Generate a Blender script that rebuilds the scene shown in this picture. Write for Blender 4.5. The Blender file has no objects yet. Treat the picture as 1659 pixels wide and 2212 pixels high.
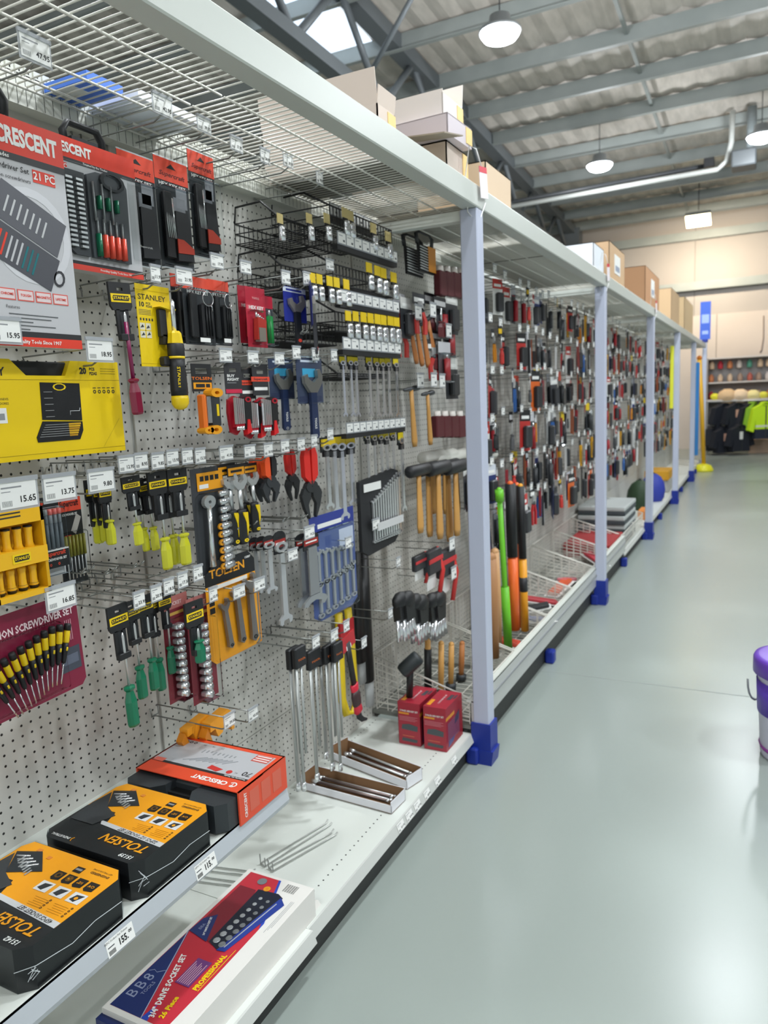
import bpy, math, random
from mathutils import Matrix, Vector
random.seed(7)
sc = bpy.context.scene
COL = sc.collection
# ------------------------------------------------------------------ camera
CW, CH, FPX = 1659.0, 2212.0, 1600.0
RX = Vector((0.8915, 0.4510, -0.0437)); DN = Vector((0.0286, -0.1523, -0.9879)); FW = Vector((-0.4522, 0.8794, -0.1486))
RX.normalize(); FW = (FW - FW.dot(RX)*RX).normalized(); DN = FW.cross(RX).normalized()
CAM = Vector((0, 0, 1.45))
cd = bpy.data.cameras.new('camera'); cam = bpy.data.objects.new('camera', cd); COL.objects.link(cam)
cd.sensor_fit = 'HORIZONTAL'; cd.sensor_width = 24.0; cd.lens = FPX/CW*24.0
cd.clip_start = 0.05; cd.clip_end = 100
cd.dof.use_dof = True; cd.dof.focus_distance = 1.45; cd.dof.aperture_fstop = 4.6
cam.matrix_world = Matrix(((RX.x, -DN.x, -FW.x, CAM.x), (RX.y, -DN.y, -FW.y, CAM.y), (RX.z, -DN.z, -FW.z, CAM.z), (0, 0, 0, 1)))
sc.camera = cam
# ------------------------------------------------------------------ world, exposure, large lights
sc.view_settings.view_transform = 'Standard'; sc.view_settings.look = 'None'
sc.view_settings.gamma = 1.0; sc.view_settings.use_curve_mapping = False
sc.view_settings.exposure = 0.0
w = bpy.data.worlds.new('daylight'); sc.world = w; w.use_nodes = True
w.node_tree.nodes['Background'].inputs[0].default_value = (0.93, 0.97, 1.0, 1)
w.node_tree.nodes['Background'].inputs[1].default_value = 1.15
def area_light(name, loc, size, power, color, rot=(0, 0, 0), shape='DISK', size_y=None, spread=None):
    l = bpy.data.lights.new(name, 'AREA'); l.shape = shape; l.size = size; l.energy = power; l.color = color
    if size_y: l.size_y = size_y
    if spread: l.spread = spread
    o = bpy.data.objects.new(name, l); o.location = loc; o.rotation_euler = rot; COL.objects.link(o); return o
BAY_LAMPS = [(-2.4, 7.6), (-2.4, 12.6), (-0.13, 12.6), (-2.4, 2.6), (-0.13, 7.6), (-0.13, 2.6), (2.2, 7.6), (2.2, 2.6), (2.2, -2.4), (-0.13, -2.4), (4.6, 2.6), (4.6, 7.6)]
for i, (x, y) in enumerate(BAY_LAMPS):
    area_light('high_bay_light', (x, y, 4.84), 0.34, 48, (0.90, 0.96, 1.0))
    pl = bpy.data.lights.new('high_bay_glow', 'POINT'); pl.energy = 70; pl.color = (0.94, 0.97, 1.0); pl.shadow_soft_size = 0.15
    po = bpy.data.objects.new('high_bay_glow', pl); po.location = (x, y, 4.72); COL.objects.link(po)
area_light('flood_light_beam', (-1.25, 17.0, 4.7), 0.4, 190, (1.0, 0.86, 0.66), (math.radians(66), 0, math.radians(-4)), 'RECTANGLE', 0.3)
# ------------------------------------------------------------------ helpers
def srgb(h):
    if isinstance(h, str): h = tuple(int(h[i:i+2], 16) for i in (0, 2, 4))
    f = lambda c: (c/255/12.92) if c/255 <= 0.04045 else ((c/255+0.055)/1.055)**2.4
    return tuple(f(c) for c in h[:3]) + (1,)
MATS = {}
def M(hexc, rough=0.5, metal=0.0, alpha=1.0, emit=0.0, name=None):
    k = (hexc, rough, metal, alpha, emit)
    if k in MATS: return MATS[k]
    m = bpy.data.materials.new(name or 'paint_%s' % hexc); m.use_nodes = True
    nt = m.node_tree; b = nt.nodes['Principled BSDF']; c = srgb(hexc)
    b.inputs['Base Color'].default_value = c; b.inputs['Roughness'].default_value = rough; b.inputs['Metallic'].default_value = metal
    # slight procedural variation so that nothing is perfectly uniform
    tc = nt.nodes.new('ShaderNodeTexCoord'); nz = nt.nodes.new('ShaderNodeTexNoise'); nz.inputs['Scale'].default_value = 60; nz.inputs['Detail'].default_value = 1
    mr = nt.nodes.new('ShaderNodeMapRange'); mr.inputs[3].default_value = max(rough-0.02, 0.02); mr.inputs[4].default_value = min(rough+0.03, 1)
    nt.links.new(tc.outputs['Object'], nz.inputs['Vector']); nt.links.new(nz.outputs[0], mr.inputs[0]); nt.links.new(mr.outputs[0], b.inputs['Roughness'])
    if emit: b.inputs['Emission Color'].default_value = c; b.inputs['Emission Strength'].default_value = emit
    if alpha < 0.2:
        # thin clear film: see-through with a faint mirror sheen that grows at grazing angles
        tr = nt.nodes.new('ShaderNodeBsdfTransparent'); gl = nt.nodes.new('ShaderNodeBsdfGlossy'); mx = nt.nodes.new('ShaderNodeMixShader'); lw = nt.nodes.new('ShaderNodeLayerWeight')
        lw.inputs['Blend'].default_value = 0.07 + alpha*0.3; gl.inputs['Roughness'].default_value = rough; gl.inputs['Color'].default_value = c; tr.inputs[0].default_value = (0.97, 0.98, 0.98, 1)
        nt.links.new(lw.outputs['Fresnel'], mx.inputs[0]); nt.links.new(tr.outputs[0], mx.inputs[1]); nt.links.new(gl.outputs[0], mx.inputs[2]); nt.links.new(mx.outputs[0], nt.nodes['Material Output'].inputs[0])
    elif alpha < 1:
        tr = nt.nodes.new('ShaderNodeBsdfTransparent'); mx = nt.nodes.new('ShaderNodeMixShader'); mx.inputs[0].default_value = alpha
        tr.inputs[0].default_value = (0.96, 0.97, 0.97, 1)
        out = nt.nodes['Material Output']
        nt.links.new(tr.outputs[0], mx.inputs[1]); nt.links.new(b.outputs[0], mx.inputs[2]); nt.links.new(mx.outputs[0], out.inputs[0])
    MATS[k] = m; return m
def V(*a): return Vector(a)
class MB:
    def __init__(s, T=None): s.v = []; s.f = []; s.mi = []; s.sm = []; s.mats = []; s.T = T or Matrix.Identity(4)
    def _m(s, m):
        if m not in s.mats: s.mats.append(m)
        return s.mats.index(m)
    def add(s, vs, fs, m, T=None, smooth=False):
        T = s.T @ T if T is not None else s.T
        b = len(s.v); s.v.extend([tuple(T @ Vector(p)) for p in vs]); k = s._m(m)
        for f in fs: s.f.append([b+i for i in f]); s.mi.append(k); s.sm.append(smooth)
        return s
    def box(s, lo, hi, m, T=None, bev=0.0):
        x0, y0, z0 = lo; x1, y1, z1 = hi
        if bev > 0:
            b = bev; P = [(x0+b, y0), (x1-b, y0), (x1, y0+b), (x1, y1-b), (x1-b, y1), (x0+b, y1), (x0, y1-b), (x0, y0+b)]
            Q = [(x0+b, y0+b), (x1-b, y0+b), (x1-b, y0+b), (x1-b, y1-b), (x1-b, y1-b), (x0+b, y1-b), (x0+b, y1-b), (x0+b, y0+b)]
            vs = [(p[0], p[1], z0) if 0 else (q[0]*.7+p[0]*.3, q[1]*.7+p[1]*.3, z0) for p, q in zip(P, Q)] + [(p[0], p[1], z0+b) for p in P] + [(p[0], p[1], z1-b) for p in P] + [(q[0]*.7+p[0]*.3, q[1]*.7+p[1]*.3, z1) for p, q in zip(P, Q)]
            fs = [list(range(7, -1, -1)), list(range(24, 32))]
            for r in range(3):
                for i in range(8): j = (i+1) % 8; fs.append([r*8+i, r*8+j, (r+1)*8+j, (r+1)*8+i])
            return s.add(vs, fs, m, T)
        vs = [(x0, y0, z0), (x1, y0, z0), (x1, y1, z0), (x0, y1, z0), (x0, y0, z1), (x1, y0, z1), (x1, y1, z1), (x0, y1, z1)]
        return s.add(vs, [(0, 3, 2, 1), (4, 5, 6, 7), (0, 1, 5, 4), (1, 2, 6, 5), (2, 3, 7, 6), (3, 0, 4, 7)], m, T)
    def prism(s, P, z0, z1, m, T=None, smooth=False):
        n = len(P); vs = [(x, y, z0) for x, y in P] + [(x, y, z1) for x, y in P]
        fs = [list(range(n-1, -1, -1)), list(range(n, 2*n))] + [(i, (i+1) % n, n+(i+1) % n, n+i) for i in range(n)]
        return s.add(vs, fs, m, T, smooth)
    def ring(s, cx, cy, ro, ri, z0, z1, m, T=None, n=20, a0=0, a1=360, sy=1.0):
        full = abs(a1-a0) >= 359.9; k = n if full else n+1; vs = []
        for i in range(k):
            a = math.radians(a0+(a1-a0)*i/n); c, d = math.cos(a), math.sin(a)*sy
            vs += [(cx+ro*c, cy+ro*d, z0), (cx+ri*c, cy+ri*d, z0), (cx+ri*c, cy+ri*d, z1), (cx+ro*c, cy+ro*d, z1)]
        fs = []
        for i in range(n if full else n):
            j = (i+1) % k
            for q in range(4): r = (q+1) % 4; fs.append((i*4+q, i*4+r, j*4+r, j*4+q))
        if not full: fs += [(0, 1, 2, 3), (4*n+3, 4*n+2, 4*n+1, 4*n)]
        return s.add(vs, fs, m, T)
    def tube(s, pts, r, m, n=6, closed=False, T=None, rs=None):
        pts = [Vector(p) for p in pts]; L = len(pts); vs = []; fs = []; up = None
        for i, p in enumerate(pts):
            if closed: d = pts[(i+1) % L]-pts[i-1]
            else: d = (pts[min(i+1, L-1)]-pts[max(i-1, 0)])
            if d.length < 1e-9: d = Vector((0, 0, 1))
            d.normalize()
            if up is None: up = d.orthogonal().normalized()
            u = (up-up.dot(d)*d)
            u = u.normalized() if u.length > 1e-6 else d.orthogonal().normalized()
            up = u; q = d.cross(u); rr = rs[i] if rs else r
            for k in range(n): a = 2*math.pi*k/n; vs.append(tuple(p+rr*(math.cos(a)*u+math.sin(a)*q)))
        for i in range(L if closed else L-1):
            j = (i+1) % L
            for k in range(n): fs.append((i*n+k, i*n+(k+1) % n, j*n+(k+1) % n, j*n+k))
        if not closed: fs += [tuple(range(n-1, -1, -1)), tuple((L-1)*n+k for k in range(n))]
        return s.add(vs, fs, m, T, smooth=n > 4)
    def cyl(s, a, b, r, m, n=12, r2=None, T=None): return s.tube([a, b], r, m, n, T=T, rs=[r, r if r2 is None else r2])
    def lathe(s, prof, m, n=14, T=None, flute=0.0):
        # prof: (r, y) pairs along local Y
        vs = []; fs = []
        for r, y in prof:
            for k in range(n):
                a = 2*math.pi*k/n; rr = r*(1-flute*(k % 2)); vs.append((rr*math.cos(a), y, rr*math.sin(a)))
        for i in range(len(prof)-1):
            for k in range(n): fs.append((i*n+k, (i+1)*n+k, (i+1)*n+(k+1) % n, i*n+(k+1) % n))
        fs += [tuple(range(n)), tuple((len(prof)-1)*n+k for k in range(n-1, -1, -1))]
        return s.add(vs, fs, m, T, smooth=flute == 0)
    def sphere(s, c, r, m, n=12, sx=1, sy=1, sz=1):
        vs = []; fs = []; h = n//2
        for i in range(h+1):
            t = math.pi*i/h
            for k in range(n): a = 2*math.pi*k/n; vs.append((c[0]+sx*r*math.sin(t)*math.cos(a), c[1]+sy*r*math.cos(t), c[2]+sz*r*math.sin(t)*math.sin(a)))
        for i in range(h):
            for k in range(n): fs.append((i*n+k, (i+1)*n+k, (i+1)*n+(k+1) % n, i*n+(k+1) % n))
        return s.add(vs, fs, m, None, True)
    def text(s, t, size, m, x=0, y=0, z=0, align='CENTER', bold=0.0, sx=1.0, T=None, shear=0.0, rot=0.0):
        vs, fs = glyphs(t, align, bold, shear)
        A = Matrix.Translation((x, y, z)) @ Matrix.Rotation(math.radians(rot), 4, 'Z') @ Matrix.Diagonal((size*sx, size, 1, 1))
        if T is not None: A = T @ A
        return s.add(vs, fs, m, A)
    def obj(s, name, parent=None, mtx=None):
        me = bpy.data.meshes.new(name); me.from_pydata(s.v, [], s.f)
        for m in s.mats: me.materials.append(m)
        me.polygons.foreach_set('material_index', s.mi); me.polygons.foreach_set('use_smooth', s.sm); me.update()
        o = bpy.data.objects.new(name, me); COL.objects.link(o)
        if parent is not None: o.parent = parent
        if mtx is not None: o.matrix_local = mtx
        return o
_G = {}
def glyphs(t, align, bold, shear):
    k = (t, align, bold, shear)
    if k not in _G:
        c = bpy.data.curves.new('t', 'FONT'); c.body = t; c.align_x = align; c.align_y = 'CENTER'; c.resolution_u = 1 if len(t) > 12 else 2
        c.offset = bold; c.shear = shear; c.fill_mode = 'FRONT'
        o = bpy.data.objects.new('t', c); me = bpy.data.meshes.new_from_object(o)
        _G[k] = ([tuple(v.co) for v in me.vertices], [tuple(p.vertices) for p in me.polygons])
        bpy.data.objects.remove(o); bpy.data.meshes.remove(me); bpy.data.curves.remove(c)
    return _G[k]
def tag(o, label, cat, group=None):
    o['label'] = label; o['category'] = cat
    if group: o['group'] = group
    return o
def empty(name, label, cat, mtx=None, group=None):
    o = bpy.data.objects.new(name, None); o.empty_display_size = 0.05; COL.objects.link(o)
    if mtx is not None: o.matrix_world = mtx
    return tag(o, label, cat, group)
KIDS = {}
def kids(o): return [c for c in bpy.data.objects if c.parent == o]
PROTO = {}
def tree(o):  # remember a thing's tree once, copies are made from it
    return (o, [tree(c) for c in o.children])
def copy_tree(t, parent=None):
    c = t[0].copy(); COL.objects.link(c)
    if parent is not None: c.parent = parent
    for k in t[1]: copy_tree(k, c)
    return c
def inst(key, build, mtx, label, cat, group=None):
    if key not in PROTO:
        o = build(); PROTO[key] = (o, None)
    else:
        o0, t = PROTO[key]
        if t is None: t = tree(o0); PROTO[key] = (o0, t)
        o = copy_tree(t)
        if 'group' in o: del o['group']
    o.matrix_world = mtx; tag(o, label, cat, group); return o
def struct(o): o['kind'] = 'structure'; return o
# card frame: local x -> world +Y (along the aisle), local y -> world +Z, local z -> world +X (out of the board)
def CF(x, y, z, yaw=0, roll=0, tilt=0):
    return Matrix.Translation((x, y, z)) @ Matrix(((0, 0, 1, 0), (1, 0, 0, 0), (0, 1, 0, 0), (0, 0, 0, 1))) @ Matrix.Rotation(math.radians(yaw), 4, 'Y') @ Matrix.Rotation(math.radians(tilt), 4, 'X') @ Matrix.Rotation(math.radians(roll), 4, 'Z')
def ray(px, py): return (px-829.5)*RX + (py-1106.0)*DN + FPX*FW
def onx(px, py, x): d = ray(px, py); return CAM + d*((x-CAM.x)/d.x)
def ony(px, py, y): d = ray(px, py); return CAM + d*((y-CAM.y)/d.y)
def onz(px, py, z): d = ray(px, py); return CAM + d*((z-CAM.z)/d.z)
ORD = ['first', 'second', 'third', 'fourth', 'fifth', 'sixth', 'seventh', 'eighth', 'ninth', 'tenth', 'eleventh', 'twelfth', 'thirteenth', 'fourteenth', 'fifteenth', 'sixteenth', 'seventeenth', 'eighteenth', 'nineteenth', 'twentieth']
# common materials
STEEL = M('c9cbcb', 0.32, 0.65); CHROME = M('e4e6e8', 0.16, 0.8); WIRE = M('b2b4b0', 0.35, 0.6); BLK = M('17181a', 0.5); DKG = M('2b2e31', 0.5)
WHITE = M('dcdcd6', 0.45); OFFW = M('c9cac2', 0.5); PAPER = M('e8e8e4', 0.6); INK = M('222222', 0.6); YEL = M('e8c60c', 0.4); RED = M('b5242a', 0.45)
CLEAR = M('e8eef2', 0.08, 0, 0.13); CLEAR2 = M('dfe6ea', 0.15, 0, 0.42); ORG = M('e8731f', 0.45); BLUE = M('1f3f9a', 0.4); TOLY = M('eda018', 0.42); CARD = M('b98f62', 0.75); CARD2 = M('d8c6b0', 0.75)
PURP = M('6a3fb5', 0.35); FOOTB = M('162d8c', 0.4); WOOD = M('b5824e', 0.55); GREENH = M('0f6a4a', 0.25); YGR = M('c3c22b', 0.2); MAROON = M('7a1030', 0.3); SUPR = M('d8452c', 0.45); GREY = M('8d9092', 0.5)
# ================================================================== setting
def peg_material(y0, z0):
    m = bpy.data.materials.new('perforated_board'); m.use_nodes = True; nt = m.node_tree; N = nt.nodes; L = nt.links; b = N['Principled BSDF']
    b.inputs['Roughness'].default_value = 0.42
    g = N.new('ShaderNodeNewGeometry'); sp = N.new('ShaderNodeSeparateXYZ'); L.new(g.outputs['Position'], sp.inputs[0])
    def mth(op, a, bb=None, c=None):
        n = N.new('ShaderNodeMath'); n.operation = op
        for i, q in enumerate((a, bb, c)):
            if q is None: continue
            if isinstance(q, (int, float)): n.inputs[i].default_value = q
            else: L.new(q, n.inputs[i])
        return n.outputs[0]
    P = 0.0242; ds = []
    for ax, o in ((1, y0), (2, z0)):
        t = mth('DIVIDE', mth('SUBTRACT', sp.outputs[ax], o), P); t = mth('SUBTRACT', t, mth('ROUND', t)); ds.append(mth('MULTIPLY', t, t))
    d = mth('SQRT', mth('ADD', ds[0], ds[1]))
    mr = N.new('ShaderNodeMapRange'); mr.inputs[1].default_value = 0.105; mr.inputs[2].default_value = 0.14; L.new(d, mr.inputs[0])
    nz = N.new('ShaderNodeTexNoise'); nz.inputs['Scale'].default_value = 3.0; L.new(g.outputs['Position'], nz.inputs['Vector'])
    cr = N.new('ShaderNodeMix'); cr.data_type = 'RGBA'; cr.inputs[6].default_value = srgb('c6c5bd'); cr.inputs[7].default_value = srgb('cfcec7'); L.new(nz.outputs[0], cr.inputs[0])
    mx = N.new('ShaderNodeMix'); mx.data_type = 'RGBA'; mx.inputs[6].default_value = srgb('1c1c1b'); L.new(mr.outputs[0], mx.inputs[0]); L.new(cr.outputs[2], mx.inputs[7])
    L.new(mx.outputs[2], b.inputs['Base Color'])
    bp = N.new('ShaderNodeBump'); bp.inputs['Strength'].default_value = 0.5; bp.inputs['Distance'].default_value = 0.002; L.new(mr.outputs[0], bp.inputs['Height']); L.new(bp.outputs[0], b.inputs['Normal'])
    return m
PEG = peg_material(1.448, 1.424)
def noise_mat(name, c1, c2, scale, rough, rough2=None, bump=0.0, stretch=(1, 1, 1), detail=4, metal=0, ramp=(0.35, 0.65)):
    m = bpy.data.materials.new(name); m.use_nodes = True; nt = m.node_tree; N = nt.nodes; L = nt.links; b = N['Principled BSDF']
    tc = N.new('ShaderNodeNewGeometry'); mp = N.new('ShaderNodeMapping'); mp.inputs['Scale'].default_value = stretch; L.new(tc.outputs['Position'], mp.inputs[0])
    nz = N.new('ShaderNodeTexNoise'); nz.inputs['Scale'].default_value = scale; nz.inputs['Detail'].default_value = detail; L.new(mp.outputs[0], nz.inputs['Vector'])
    cr = N.new('ShaderNodeValToRGB'); cr.color_ramp.elements[0].position = ramp[0]; cr.color_ramp.elements[1].position = ramp[1]
    cr.color_ramp.elements[0].color = srgb(c1); cr.color_ramp.elements[1].color = srgb(c2)
    L.new(nz.outputs[0], cr.inputs[0]); L.new(cr.outputs[0], b.inputs['Base Color'])
    b.inputs['Roughness'].default_value = rough; b.inputs['Metallic'].default_value = metal
    if rough2 is not None:
        mr = N.new('ShaderNodeMapRange'); mr.inputs[1].default_value = ramp[0]; mr.inputs[2].default_value = ramp[1]; mr.inputs[3].default_value = rough; mr.inputs[4].default_value = rough2; L.new(nz.outputs[0], mr.inputs[0]); L.new(mr.outputs[0], b.inputs['Roughness'])
    if bump:
        bp = N.new('ShaderNodeBump'); bp.inputs['Strength'].default_value = bump; bp.inputs['Distance'].default_value = 0.01; L.new(nz.outputs[0], bp.inputs['Height']); L.new(bp.outputs[0], b.inputs['Normal'])
    return m
FLOORM = noise_mat('sealed_concrete', '929b95', '9ba49e', 0.9, 0.27, None, detail=2, ramp=(0.1, 0.9))
CONC = noise_mat('tilt_panel_concrete', 'c8bdb4', 'cfc4bb', 0.8, 0.7)
SHEET = noise_mat('wall_sheeting', 'a8a19b', 'b0a9a3', 0.5, 0.6)
GALV = noise_mat('galvanised_steel', '8f9694', '9aa09e', 2.0, 0.5)
ROOFM = noise_mat('foil_insulation', 'c6bfb6', 'd8d0c7', 3.0, 0.5, 0.65, bump=0.25, stretch=(4, 1, 1))
struct(MB().box((-14, -8, -0.2), (14, 19.2, 0), FLOORM).obj('floor'))
# saw-cut joint and wall shells
struct(MB().box((-14, 3.70, 0.0003), (14, 3.706, 0.0006), M('8f9692', 0.6)).obj('trim_1'))
wb = MB(); wb.box((-14, 19, 0), (14, 19.2, 3.07), CONC)
for x in range(-13, 14, 3): wb.box((x-0.01, 18.995, 0), (x+0.01, 19.0, 3.07), M('9a9088', 0.7))
struct(wb.obj('wall_back'))
wu = MB(); wu.box((-14, 19.06, 3.07), (14, 19.2, 5.8), SHEET)
for x in range(-13, 14, 3): wu.box((x-0.5, 19.05, 3.07), (x-0.48, 19.06, 5.8), M('8e8880', 0.6))
struct(wu.obj('wall_back_upper'))
gt = MB()
for z in (3.72, 4.83): gt.box((-14, 18.86, z-0.08), (14, 19.06, z+0.02), GALV); gt.box((-14, 18.85, z-0.085), (14, 18.86, z+0.10), GALV)
struct(gt.obj('trim_2'))
struct(MB().box((-14.2, -8, 0), (-14, 19.2, 5.8), SHEET).obj('wall_left'))
struct(MB().box((14, -8, 0), (14.2, 19.2, 5.8), SHEET).obj('wall_right'))
RS = 0.05
def roofz(y): return 5.42+RS*(19.2-y)
roof = MB(); pr = []
n = 170
for i in range(n+1):
    x = -14+28*i/n; pr.append((x, (0.028 if i % 2 else 0.0)))
vs = []; fs = []
for x, dz in pr: vs += [(x, -8, roofz(-8)+dz), (x, 19.2, roofz(19.2)+dz)]
fs = [(2*i, 2*i+2, 2*i+3, 2*i+1) for i in range(n)]
roof.add(vs, fs, ROOFM)
roof.box((-14, -8, roofz(-8)+.2), (14, -7.9, roofz(-8)+.25), ROOFM)
struct(roof.obj('ceiling'))
glow_strips = MB()  # glowing strips under the roof, added to brighten the dim ceiling
for x in (-5.4, 3.6): glow_strips.add([(x, 0, roofz(0)-.02), (x+0.9, 0, roofz(0)-.02), (x+.9, 9, roofz(9)-.02), (x, 9, roofz(9)-.02)], [(0, 1, 2, 3)], M('dfeeff', 0.5, 0, 1, 1.6))
struct(glow_strips.obj('added_glow_strips'))
PURLY = [10.22-1.205*k for k in range(1, 13)] + [10.22, 11.35, 12.5, 13.72, 14.98, 16.3, 17.5, 18.6]
for i, y in enumerate(sorted(PURLY)):
    z = roofz(y)-0.02
    p = MB(); p.box((-14, y-0.005, z-0.2), (14, y+0.005, z), GALV); p.box((-14, y-0.07, z-0.205), (14, y+0.005, z-0.195), GALV); p.box((-14, y, z-0.005), (14, y+.07, z+.005), GALV)
    tag(p.obj('roof_purlin'), 'galvanised roof purlin, %s one out from the back wall' % (ORD[len(PURLY)-1-i]), 'beam', 'roof purlins')
br = MB(); br.tube([(-1.62, -7, roofz(-7)-.1), (-1.62, 18.6, roofz(18.6)-.1)], .03, GALV, 4)
tag(br.obj('bridging_rod'), 'thin steel bridging strut crossing all the roof purlins', 'beam')
# truss along the aisle above the left side
TM = M('6c7276', 0.5, 0.2)
t = empty('roof_truss', 'dark grey steel roof truss with zigzag web above the shelving', 'truss', Matrix.Translation((-4.2, 5, 5)))
TI = Matrix.Translation((4.2, -5, -5))
zt = lambda y: 5.98-0.06*(y-6)*0.95
zb = lambda y: 5.02-0.03*(y-6)
c = MB(TI); c.box((-4.3, -8, -0.09), (-4.1, 19, 0.09), TM)
vs = [(x, y, zt(y)+dz) for y in (-8, 19) for x, dz in ((-4.3, -.09), (-4.1, -.09), (-4.1, .09), (-4.3, .09))]
c = MB(TI); c.add(vs, [(0, 1, 5, 4), (1, 2, 6, 5), (2, 3, 7, 6), (3, 0, 4, 7), (3, 2, 1, 0), (4, 5, 6, 7)], TM); c.obj('top_chord', t)
vs = [(x, y, zb(y)+dz) for y in (-8, 19) for x, dz in ((-4.28, -.07), (-4.12, -.07), (-4.12, .07), (-4.28, .07))]
c = MB(TI); c.add(vs, [(0, 1, 5, 4), (1, 2, 6, 5), (2, 3, 7, 6), (3, 0, 4, 7), (3, 2, 1, 0), (4, 5, 6, 7)], TM); c.obj('bottom_chord', t)
y = 1.0
while y < 18:
    c = MB(TI); c.tube([(-4.2, y, zb(y)), (-4.2, y+.95, zt(y+.95))], .045, TM, 6); c.obj('web_member', t)
    c = MB(TI); c.tube([(-4.2, y+.95, zt(y+.95)), (-4.2, y+1.9, zb(y+1.9))], .045, TM, 6); c.obj('web_member', t)
    if False: c = MB(TI); c.tube([(-4.2, y, zb(y)), (-4.2, y, zt(y))], .06, TM, 6); c.obj('web_member', t)
    y += 1.9
for yy in (4.3, 8.0):
    tag(MB().tube([(-4.15, yy, zb(yy)), (-3.1, yy-.4, roofz(yy)-.2)], .03, TM, 6).obj('fly_brace'), 'thin diagonal fly brace from truss to roof, %s from the back wall' % ORD[3-int((yy-4)/3.7)], 'brace', 'fly braces')
cl = MB(); cl.box((-4.4, 18.5, 0), (-4.0, 18.86, 5.3), TM)
tag(cl.obj('steel_column'), 'dark steel column at the back wall under the truss end', 'column')
# pipes, ducts
p = MB(); p.tube([(-9, 13.6, 4.78), (-0.9, 13.6, 4.94)], .035, M('3a3d40', .4), 8); tag(p.obj('fire_pipe'), 'black fire pipe running across under the roof', 'pipe')
p = MB(); p.tube([(-9, 13.5, 4.70), (-0.75, 13.5, 4.83), (-0.62, 13.5, 4.93), (-0.56, 13.5, 5.2), (-0.55, 13.5, 5.66)], .04, M('b9bcb8', .4), 10); tag(p.obj('air_duct'), 'pale pipe bending up to the roof at its end', 'duct')
p = MB(); p.tube([(-0.28, 13.5, 4.9), (-0.28, 13.5, 5.66)], .07, M('7d8587', .4), 12); tag(p.obj('flue_pipe'), 'grey vertical flue above the heater box', 'pipe')
p = MB(); p.box((-0.55, 13.3, 4.78), (-0.2, 13.7, 5.02), M('4a4f52', .5), bev=.02); tag(p.obj('heater_unit'), 'dark grey heater box under the roof beside the flue', 'heater')
p = MB(); p.box((-0.95, 13.45, 4.88), (-0.8, 13.65, 5.02), BLK, bev=.01); tag(p.obj('junction_box'), 'small black box at the end of the fire pipe', 'box')
# high bay lamps
LAMPE = M('f4faff', .4, 0, 1, 45.0); LG = M('9ea2a4', .4, .5)
def lamp_body():
    t = empty('high_bay_lamp', '', 'lamp')
    m = MB(Matrix(((1, 0, 0, 0), (0, 0, 1, 0), (0, 1, 0, 0), (0, 0, 0, 1)))); m.lathe([(.04, .2), (.10, .18), (.11, .10), (.2, .06), (.21, .03), (.2, .028)], LG, 20); m.obj('housing', t)
    m = MB(Matrix(((1, 0, 0, 0), (0, 0, 1, 0), (0, 1, 0, 0), (0, 0, 0, 1)))); m.lathe([(.195, .045), (.19, .01), (.16, -.03), (.1, -.055), (.02, -.06)], LAMPE, 24); m.obj('diffuser', t)
    m = MB(); m.tube([(0, 0, .2), (0, 0, .78)], .006, DKG, 5); m.obj('cable', t); return t
LL = ['above the cardboard cartons, largest in the picture', 'over the far aisle in the middle of the roof', 'at the far right beside the flue']
for i, (x, y) in enumerate(BAY_LAMPS):
    inst('hb', lamp_body, Matrix.Translation((x, y, 4.93)), 'round bright white high bay lamp ' + (LL[i] if i < 3 else 'hanging outside the picture'), 'lamp', 'high bay lamps')
t = empty('flood_lamp', 'rectangular warm flood lamp glowing in front of the back wall', 'lamp', Matrix.Translation((-1.28, 17, 4.8)) @ Matrix.Rotation(math.radians(-22), 4, 'X'))
m = MB(); m.box((-.24, -.18, 0), (.24, .18, .07), LG, bev=.01)
for i in range(6): m.box((-.22+i*.075, -.17, .07), (-.21+i*.075, .17, .11), LG)
m.obj('housing', t)
MB().box((-.23, -.17, -.05), (.23, .17, 0), M('ffe9b0', .4, 0, 1, 14.0)).obj('lens', t)
m = MB(); m.tube([(0, 0, .08), (0, -.262, .648)], .008, DKG, 5); m.obj('suspension_cable', t)
# ================================================================== shelving run
XB = -1.45; P0 = 0.21; PITCH = 1.21; ZT = 2.13
WPOST = M('bcc2d4', 0.35); WSH = M('d6dad3', 0.4); LIPM = M('c3c5c0', 0.4); KICK = M('2e302f', 0.6); WWIRE = M('dcdad0', 0.4); GAP = M('4c4c49', .7)
BAYN = ['nearest bay', 'second bay', 'third bay', 'fourth bay', 'fifth bay', 'sixth bay', 'seventh bay', 'eighth bay', 'ninth bay', 'tenth bay', 'eleventh bay', 'twelfth bay']
def bay_y(k): return P0+PITCH*k
DOTM = M('1c1c1b', .8); TXT = M('55585a', .6)
def ticket(T, w=0.045, h=0.026, price='$9.95', near=True):
    m = MB(T); m.box((-w/2, -h/2, 0), (w/2, h/2, .0006), PAPER)
    if near:
        m.text(price, h*.34, INK, w*.24, -h*.2, .0009, bold=.02)
        m.box((-w*.44, h*.27, .0006), (w*.1, h*.33, .0008), M('8a8c8e', .6)); m.box((-w*.44, h*.13, .0006), (-w*.2, h*.16, .0008), M('8a8c8e', .6))
        for i in range(9): m.box((-w*.44+i*w*.03, -h*.42, .0006), (-w*.43+i*w*.03, -h*.2, .0008), TXT)
    else:
        m.box((-w*.4, h*.2, .0006), (w*.1, h*.28, .0008), M('9a9c9e', .6)); m.box((w*.12, -h*.32, .0006), (w*.38, -h*.12, .0008), TXT)
    return m
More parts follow.
